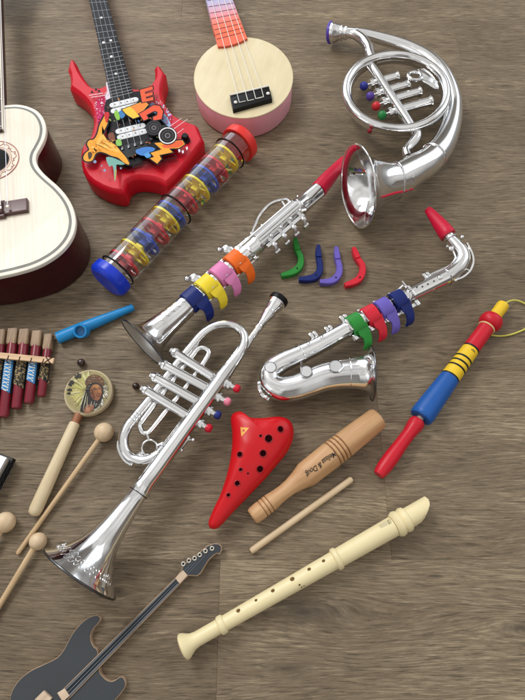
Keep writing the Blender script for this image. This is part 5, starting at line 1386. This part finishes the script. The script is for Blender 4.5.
# ================================================================== black wooden guitar
def black_guitar():
    z = .0085
    t = thing('wooden_guitar_model', 'flat black miniature electric guitar cut from plywood with pale edges', 'guitar', P(75, 680))
    ply = wood('plywood_edge', lin(150, 122, 96), lin(192, 164, 136), (.7, .7, 0), .6, 300, 20, .05)
    blk = mat('charcoal_paint', lin(55, 59, 63), .55, 0, .08, 40, .1, 700)
    body = [(97.5, 651), (93.5, 646.5), (90.6, 640), (90.8, 634), (93, 629), (97, 624.5), (99.6, 621), (100.2, 617.8), (98.4, 615.8), (94.5, 615.3), (89, 617.2), (83.5, 621), (77.5, 627), (72.5, 633.5), (68.5, 640.5), (65, 647.5), (61, 653.5), (57, 657.5), (50, 661.5), (40, 666), (30, 671), (21, 678), (14.5, 686), (10.8, 694), (9.8, 702), (10.5, 712),
            (15, 726), (24, 738), (38, 747), (55, 750), (72, 747), (88, 739), (99, 728), (105, 717), (108.5, 709), (112.5, 703), (117.5, 697.5), (122.5, 691), (125.3, 685.5), (124.8, 680), (121.8, 676.8), (118, 678), (114, 680.6), (110, 681.2), (106, 679.5), (102.5, 676), (99.5, 671)]
    neck = [(60, 692), (176.5, 576.5), (181, 570), (183.5, 564.5), (196, 555), (207.5, 545.3), (214, 543.2), (219, 543.6), (221.8, 546), (221.8, 550), (219.4, 554.6), (217, 553.4), (213.5, 555.6), (208.5, 560.5), (204.5, 567), (201, 573), (197, 576.2), (188.5, 575.6), (181, 583), (66, 702)]
    m = MB(); m.prism(pin(body, z, 3), .0002, z - .0006, .0003); bo = obj('body', m, ply, t)
    m = MB(); m.prism(inset(ccw(pin(body, z, 3)), .0007), z - .0007, z + .0001); obj('painted_face', m, blk, bo)
    zn = z + .0022
    m = MB(); m.prism(pin(neck, zn), z - .004, zn - .0004, .0003); nk = obj('neck', m, ply, t)
    m = MB(); m.prism(inset(ccw(pin(neck, zn)), .0010), zn - .0005, zn + .0002); nf = obj('painted_face', m, mat('dark_fretboard_paint', lin(44, 49, 56), .5, 0, .1), nk)
    st_ = mat('painted_string', lin(104, 112, 120), .5)
    st2 = mat('painted_gap', lin(26, 30, 36), .5)
    def on(u, v):
        a = V((60, 692)).lerp(V((176.5, 576.5)), v); b = V((66, 702)).lerp(V((181, 583)), v); q = a.lerp(b, u); return P(q.x, q.y, zn)
    for u, w, mt in ((.22, .0009, st_), (.36, .0012, st2), (.50, .0012, st_), (.63, .0010, st2), (.80, .0008, st_)):
        m = MB(); a, b = on(u, .02), on(u, .985); d = (b - a).normalized(); n_ = V((-d.y, d.x, 0)) * w
        m.prism([tuple(a + n_)[:2], tuple(b + n_ * .8)[:2], tuple(b - n_ * .8)[:2], tuple(a - n_)[:2]], zn, zn + .0004); obj('string_line', m, mt, nf)
    pale = wood('pale_block_wood', lin(190, 164, 138), lin(220, 198, 172), (.7, .7, 0), .55)
    zt = zn + .0022
    for q in ([(175, 578), (183, 570), (187.6, 575.4), (179.6, 584)], [(57, 693), (64.4, 688.4), (69.4, 696), (62.6, 702)], [(34.5, 699.5), (43.3, 690.8), (51.5, 698.5), (44, 707)]):
        m = MB(); m.prism(pin(q, zt), zn - .002, zt, .0006); obj('wood_block', m, pale, t)
    tm = mat('tuner_ring', lin(200, 194, 180), .4, .3)
    for x, y in ((183.3, 563.9), (188.9, 560.5), (194.6, 558.3), (199.7, 554.8), (205.5, 551), (212, 548.4)):
        p = P(x, y, zn + .001); m = MB(); m.torus(p, (0, 0, 1), .0020, .00075, 20, 8); tr = obj('tuning_ring', m, tm, t)
        m = MB(); m.disc(p + V((0, 0, -.0004)), (0, 0, 1), .0018, 16); obj('ring_centre', m, black_pl, tr)
    for k in range(3):
        m = MB(); m.sweep([P(184 + k * 1.6, 571.5 + k * 1.6, zn + .0006), P(193 + k * 6, 561.5 - k * 3, zn + .0006)], .0003, 6); obj('string_line', m, st_, nf)
black_guitar()

# ================================================================== recorder
def recorder():
    iv = mat('ivory_plastic', lin(234, 219, 172), .42, 0, .03, 30, .03, 500)
    t = thing('recorder', 'cream plastic recorder with finger holes lying diagonally', 'recorder', P(300, 580))
    z = .0165
    A, B = P(182.5, 647.3, .0155), P(427, 507, .0155); L = (B - A).length; ax = (B - A).normalized(); s = S(580, .0165)
    N = ax.cross(V((0, 0, 1))).normalized()
    fr = lambda x: (x - 182.5) / 244.5
    prof = [(-.004, 9.5 * s), (.001, 11.8 * s), (.008, 12.2 * s), (.016, 11.2 * s), (.026, 9.4 * s), (.038, 7.7 * s), (.055, 6.9 * s), (.135, 7.0 * s), (.137, 8.2 * s), (.143, 9.0 * s), (.153, 9.0 * s), (.159, 8.2 * s), (.161, 7.2 * s), (.35, 7.9 * s), (.596, 8.9 * s), (.598, 10.4 * s), (.603, 11.2 * s), (.612, 11.2 * s), (.617, 10.4 * s), (.619, 9.5 * s), (.85, 10.4 * s)]
    m = MB(); m.lathe(A, B, prof, 44, (True, True)); obj('body', m, iv, t)
    m = MB(); m.lathe(A, B, [(.852, 10.2 * s), (.857, 12.2 * s), (.868, 13.6 * s), (.879, 13.0 * s), (.884, 11.4 * s), (.889, 12.4 * s), (.899, 13.2 * s), (.909, 12.6 * s), (.913, 10.6 * s)], 44); obj('head_ring', m, iv, t)
    # beak: full tube cut away on the far lower side
    m = MB(); rr = []; n = 40; R0 = 10.5 * s
    U = V((0, 0, 1))
    for f, cut in ((.905, 0), (.935, 0), (.948, .05), (.962, .22), (.978, .50), (.992, .80), (1.002, 1.05), (1.009, 1.35), (1.012, 1.6)):
        ring = []
        for k in range(n):
            a = 2 * pi * k / n
            x, y = R0 * cos(a), R0 * sin(a)
            # the slanting cut runs towards the lower right of the picture
            x = min(x, R0 * (1 - cut))
            ring.append(A + ax * L * f + N * x + U * y * (1 - .12 * cut))
        rr.append(ring)
    m.rings(rr); obj('beak', m, iv, t)
    # window (labium)
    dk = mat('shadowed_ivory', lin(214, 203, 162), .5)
    on = lambda f, a, r: A + ax * L * f + (N * cos(R(a)) + U * sin(R(a))) * r * s
    m = MB(); m.sweep([on(.80, 118, 9.9), on(.842, 118, 10.1)], [(.0042, .0006), (.0036, .0009)], box=True); obj('labium', m, dk, t)
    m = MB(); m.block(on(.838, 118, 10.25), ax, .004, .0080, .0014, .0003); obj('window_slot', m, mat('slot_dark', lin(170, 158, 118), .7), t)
    hd = mat('finger_hole_dark', lin(112, 86, 52), .9, spec=.1)
    for x, y, r in ((238.3, 610.6, 2.1), (256, 600.2, 1.5), (272.8, 590.6, 2.0), (292.2, 579, 2.4), (309, 569.2, 1.9), (323.4, 560.9, 1.8), (299.4, 584.8, 1.1), (301.5, 587.2, .9), (304, 585.8, .8)):
        p = P(x, y, .022); f = (p - A).dot(ax) / L; q = A + ax * L * f
        off = (p - q).dot(N); rad = 7.2 * s + (f - .161) / (.596 - .161) * 1.7 * s
        off = max(min(off, rad * .85), -rad * .85)
        up = sqrt(rad * rad - off * off); nn = (N * off + U * up).normalized()
        m = MB(); m.disc(q + nn * (rad + .00018), nn, r * s, 18, r * s * .85, xdir=ax); obj('finger_hole', m, hd, t)
    m = MB(); m.torus(A, ax, 10.0 * s, .0010, 40, 8); obj('foot_rim', m, iv, t)
recorder()

# ================================================================== ocarina
def ocarina():
    t = thing('ocarina', 'glossy red ocarina, teardrop shaped, with many dark finger holes and a gold triangle', 'ocarina', P(250, 465))
    rd = mat('red_glaze', lin(198, 12, 24), .30, 0, .06, 30, .03, 200, spec=.35)
    px = [(232.3, 414.8), (235.5, 413), (239.5, 412.2), (243.5, 414.2), (246.5, 417), (251, 418.6), (260, 419), (268, 418.4), (276, 417.6), (283, 418), (288.5, 420.2), (292, 424.2), (293.7, 430), (293.5, 437), (291.3, 444.5), (287, 452.5), (281, 460.5), (273, 469.5), (266, 478), (256, 488.5), (245, 500), (233, 512.5), (223, 523.5), (218, 528), (214, 529.2), (210.5, 528.4), (208.6, 525.6), (208.8, 521), (211, 515), (215, 506), (219.5, 497), (223, 487.5), (226, 478), (228.8, 467), (231, 455), (232, 444), (232, 432), (230.9, 423), (230.8, 418)]
    zm = .020
    out = [V(q) for q in ccw(pin(px, zm, 4))]
    spine = [V((P(*q, zm).x, P(*q, zm).y)) for q in cr([(213.5, 523.5), (222, 507), (231, 490), (240, 473), (249, 457), (257, 444), (262, 435)], 8)]
    ns = len(spine) - 1
    def near(q):
        best = (1e9, 0)
        for i in range(ns):
            a, d = spine[i], spine[i + 1] - spine[i]; u = max(0, min(1, (q - a).dot(d) / d.dot(d))); r = (a + d * u - q).length
            if r < best[0]: best = (r, i + u)
        return best[1]
    sv = [near(q) for q in out]; n = len(out)
    for _ in range(60): sv = [.5 * sv[i] + .25 * (sv[i - 1] + sv[(i + 1) % n]) for i in range(n)]
    at = lambda u: spine[min(int(u), ns - 1)].lerp(spine[min(int(u), ns - 1) + 1], u - min(int(u), ns - 1))
    hs = lambda u: .0085 + .0135 * min(1, (u / ns) / .75) ** .8
    def ringat(t, sgn):
        k = sqrt(max(0, 1 - (1 - t) ** 2.0))
        return [V((*(o_.lerp(at(u), t ** 1.15)), zm + sgn * hs(u) * k * (1 if sgn > 0 else .9))) for o_, u in zip(out, sv)]
    ts = [0, .004, .012, .026, .048, .08, .12, .17, .23, .30, .38, .47, .57, .68, .80, .90, 1.0]
    rg = [ringat(t, -1) for t in reversed(ts[1:])] + [ringat(t, 1) for t in ts]
    m = MB(); m.rings(rg, (False, False)); obj('body', m, rd, t, ang=80)
    from mathutils.bvhtree import BVHTree
    bv = BVHTree.FromPolygons(m.v, m.f)
    def surf(x, y):
        h_ = bv.ray_cast(V((x, y, .2)), V((0, 0, -1)))
        return h_[0].z if h_[0] is not None else zm
    def place(x, y):
        z = zm + .018
        for _ in range(6): p = P(x, y, z); z = surf(p.x, p.y)
        e = .0022
        nn = V((-(surf(p.x + e, p.y) - surf(p.x - e, p.y)) / (2 * e), -(surf(p.x, p.y + e) - surf(p.x, p.y - e)) / (2 * e), 1)).normalized()
        return V((p.x, p.y, z)), nn
    hm = mat('ocarina_hole', lin(34, 2, 6), .9, spec=.05); hr = mat('hole_bevel', lin(150, 10, 24), .4)
    for x, y, r in ((280.4, 429.2, 3.2), (268.6, 438.6, 3.9), (260.6, 435.8, 1.5), (263, 453.3, 3.4), (239.8, 454.4, 2.9), (260, 469, 3.4), (240.7, 469.6, 1.9), (247.9, 473.4, 1.0), (237.3, 483.3, 2.7), (228.4, 495, 2.0)):
        p, nn = place(x, y); rr = r * S(y, p.z)
        m = MB(); m.torus(p + nn * .0001, nn, rr * 1.04, min(.0006, rr * .25), 28, 8); ho = obj('finger_hole', m, hr, t)
        m = MB(); m.disc(p + nn * .0003, nn, rr * 1.02, 26); obj('hole_inside', m, hm, ho)
    gd = mat('gold_print', lin(214, 150, 62), .4, .2)
    q = []
    for x, y in ((240.4, 427.2), (249.2, 427.9), (241.6, 436.8)):
        q.append(V((x, y)))
    m = MB(); G = 10; idx = {}
    for a in range(G + 1):
        for b_ in range(G + 1 - a):
            w = q[0] + (q[1] - q[0]) * (a / G) + (q[2] - q[0]) * (b_ / G)
            p, nn = place(w.x, w.y); idx[a, b_] = m.add([p + nn * .00035])
    for a in range(G):
        for b_ in range(G - a):
            m.face((idx[a, b_], idx[a + 1, b_], idx[a, b_ + 1]))
            if b_ < G - a - 1: m.face((idx[a + 1, b_], idx[a + 1, b_ + 1], idx[a, b_ + 1]))
    o = obj('triangle_emblem', m, gd, t)
    cc = (q[0] + q[1] + q[2]) / 3; c, nn = place(cc.x, cc.y)
    m = MB(); m.disc(c + nn * .0006, nn, .0016, 16); obj('emblem_centre', m, mat('emblem_red', lin(196, 60, 34), .4), o)
ocarina()

# ================================================================== wooden tone block and its beater
def tone_block():
    t = thing('tone_block', 'turned pale wood tone block with grooves and black script lettering', 'tone block', P(315, 462))
    A, B = P(377.5, 418.5, .0165), P(254, 515.3, .0165); L = (B - A).length; ax = (B - A).normalized(); s = S(465, .02)
    wd = wood('beech', lin(180, 134, 90), lin(212, 170, 124), ax, .48, 130, 9, .03)
    def fr(x): return (377.5 - x) / 123.5
    R1 = 13.6 * s
    prof = [(-.004, 10.8 * s), (.004, 11.6 * s), (.014, 12.1 * s), (.15, 13.0 * s)]
    R_ = lambda f: (12.1 + (f - .014) * (13.6 - 12.1) / .27) * s if f < .284 else 13.7 * s
    for g in (.300, .327, .354, .381):
        prof += [(g - .006, 13.5 * s), (g - .0025, 12.5 * s), (g + .0025, 12.5 * s), (g + .006, 13.5 * s)]
    prof += [(.40, 13.7 * s), (.56, 13.1 * s), (.600, 12.8 * s), (.612, 12.2 * s), (.66, 9.9 * s), (.72, 7.9 * s), (.77, 7.3 * s), (.82, 7.7 * s), (.86, 8.4 * s)]
    for g in (.885, .910, .935):
        prof += [(g - .006, 8.8 * s), (g - .002, 8.2 * s), (g + .002, 8.2 * s), (g + .006, 8.8 * s)]
    prof += [(.96, 8.8 * s), (1.0, 8.3 * s), (1.012, 7.6 * s), (1.016, 6.8 * s)]
    zc = 13.8 * s
    A.z = B.z = zc
    m = MB(); m.lathe(A, B, prof, 48); bo = obj('body', m, wd, t, ang=50)
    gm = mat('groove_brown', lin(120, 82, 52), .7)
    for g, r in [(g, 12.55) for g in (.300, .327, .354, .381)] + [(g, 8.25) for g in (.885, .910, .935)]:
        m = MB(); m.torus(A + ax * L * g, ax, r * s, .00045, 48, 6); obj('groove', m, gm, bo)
    # lettering wrapped on the turned surface; it reads from the grooves towards the handle, upside down in the photo
    cu = bpy.data.curves.new('lettering_curve', 'FONT'); cu.body = 'Melissa & Doug'; cu.size = 1.0; cu.shear = .35; cu.space_character = .92; cu.offset = .006; cu.resolution_u = 3
    tmp = bpy.data.objects.new('lettering_source', cu); C.objects.link(tmp)
    bpy.context.view_layer.update()
    me = tmp.to_mesh(); vs = [v.co.copy() for v in me.vertices]; fs = [tuple(p.vertices) for p in me.polygons]; tmp.to_mesh_clear()
    bpy.data.objects.remove(tmp); bpy.data.curves.remove(cu)
    wx = max(v.x for v in vs)
    N = ax.cross(V((0, 0, 1))).normalized(); U = V((0, 0, 1))
    a0, a1 = P(335.2, 448.8, .04), P(304.5, 472, .04)
    f0, f1 = (a0 - A).dot(ax) / L, (a1 - A).dot(ax) / L
    def rad(f):
        for (u0, r0), (u1, r1) in zip(prof, prof[1:]):
            if u0 <= f <= u1: return r0 + (r1 - r0) * (f - u0) / max(u1 - u0, 1e-6)
        return 12 * s
    m = MB(); hgt = .0094
    sgn = 1 if True else -1
    pts = []
    th0 = R(TEXT_ANG)
    sub = []
    for v in vs:
        u = v.x / wx; f = f0 + (f1 - f0) * u; r = rad(f) + .0004
        th = th0 + TEXT_SGN * ((v.y - .35) * hgt + .0006 * sin(v.x * 2.3)) / r
        pts.append(A + ax * L * f + (N * cos(th) + U * sin(th)) * r)
    b = m.add(pts)
    for f in fs: m.face([b + i for i in f])
    obj('lettering', m, mat('black_ink', lin(22, 18, 16), .6), bo)
TEXT_ANG, TEXT_SGN = 100, 1
tone_block()
def beater():
    A, B = P(250.5, 551.5, .0045), P(352.3, 478.6, .0045); s = S(515, .005)
    m = MB(); r = 3.3 * s; A.z = B.z = r
    m.lathe(A, B, [(0, r * .5), (.006, r * .85), (.02, r), (.5, r), (.98, r), (.994, r * .85), (1, r * .5)], 24)
    c = (A + B) / 2
    o = obj('beater_stick', m, wood('pale_dowel', lin(200, 172, 134), lin(224, 202, 168), B - A, .5, 420, 12), None, base=(c.x, c.y, 0))
    tag(o, 'plain pale wooden dowel between the tone block and the recorder', 'stick')
beater()

# ================================================================== red, yellow and blue slide whistle
def slide_whistle():
    t = thing('slide_whistle', 'wooden whistle painted red, yellow and blue with a loop of yellow cord', 'whistle', P(440, 390))
    A, B = P(379.5, 473.5, .0135), P(502, 306.5, .0135); L = (B - A).length; ax = (B - A).normalized()
    f = lambda x, y: (P(x, y, .0135) - A).dot(ax) / L
    s = S(400, .0135)
    red, blue, yel = plastic('red_paint', (198, 26, 44), .33), plastic('blue_paint', (30, 88, 164), .36), plastic('yellow_paint', (236, 196, 44), .36)
    def turn(nm, prof, mt, par=t, n=36): m = MB(); m.lathe(A, B, prof, n); return obj(nm, m, mt, par)
    fh = [f(380, 472.5), f(384, 466), f(390, 455.5), f(399, 443.5), f(407, 432), f(412, 426), f(417, 419.5)]
    turn('handle', [(fh[0] - .012, 5.2 * s), (fh[0], 6.0 * s), (fh[1], 7.2 * s), (fh[2], 7.3 * s), (fh[3], 6.6 * s), (fh[4], 6.4 * s), (fh[5], 7.6 * s), (fh[6] - .015, 8.2 * s), (fh[6], 6.8 * s)], red)
    fb0, fb1, fy1, fr1 = f(421, 416.5), f(449, 377), f(470, 348.8), f(486, 327)
    turn('slide_rod', [(fh[6] - .01, 3.6 * s), (fb0 + .02, 3.6 * s)], mat('bare_rod', lin(186, 172, 160), .4, .2))
    turn('barrel', [(fb0 - .006, 10.6 * s), (fb0, 11.6 * s), (fb0 + .015, 12.0 * s), (fb1, 9.8 * s)], blue)
    turn('yellow_section', [(fb1, 9.7 * s), (fy1, 8.7 * s)], yel)
    turn('red_section', [(fy1, 8.7 * s), (fr1, 8.2 * s), (fr1 + .01, 8.0 * s)], red)
    dk = plastic('black_line_paint', (20, 18, 18), .4)
    for q in (fb1, fb1 + (fy1 - fb1) * .30, fb1 + (fy1 - fb1) * .46, fb1 + (fy1 - fb1) * .62, fy1):
        r = 9.7 - (q - fb1) / (fy1 - fb1) * 1.0
        turn('painted_ring', [(q - .0045, (r - .3) * s), (q - .0045, (r + .13) * s), (q + .0045, (r + .13) * s), (q + .0045, (r - .3) * s)], dk)
    turn('head', [(fr1 + .006, 8.2 * s), (fr1 + .012, 10.4 * s), (fr1 + .026, 11.9 * s), (fr1 + .046, 11.9 * s), (fr1 + .062, 10.4 * s), (fr1 + .070, 8.0 * s), (fr1 + .073, 6.4 * s)], red)
    f5 = fr1 + .070
    turn('mouthpiece', [(f5, 6.3 * s), (1.0, 6.7 * s), (1.012, 6.3 * s), (1.016, 5.0 * s)], yel)
    cord = mat('yellow_cord', lin(214, 206, 92), .7, 0, .1, 600, .4, 900)
    def z(x): return .0022
    pts = [(499, 310, .020), (503, 305.5, .016), (507.5, 302, .010), (514, 300.2, .005), (521, 301.8, .003), (530, 307, .0022), (536, 315, .0022), (533, 323, .0022), (524, 329.5, .0022), (512, 334.2, .0022), (501, 336, .0022), (491, 335.2, .0024)]
    q = cr([(*P(*p),) for p in pts], 6); m = MB(); m.sweep(q, .0012, 8); obj('cord', m, cord, t)
    c = A + ax * L * (fr1 - .002)
    m = MB(); m.torus(c, (ax + V((.03, 0, .0))).normalized(), 8.5 * s, .0012, 40, 8); obj('cord_wrap', m, mat('pale_cord', lin(226, 190, 140), .7), t)
    # small printed marks near the edge of the yellow part
    m = MB(); N = ax.cross(V((0, 0, 1))).normalized()
    for k in range(5):
        fq = fy1 - .022; a = R(62 + k * 6); r = 8.95 * s
        p = A + ax * L * (fq + (.004 if k % 2 else 0)) + (N * cos(a) + V((0, 0, 1)) * sin(a)) * r
        m.block(p, ax, .0016, .0009, .0004, .0001)
    obj('printed_mark', m, dk, t)
slide_whistle()
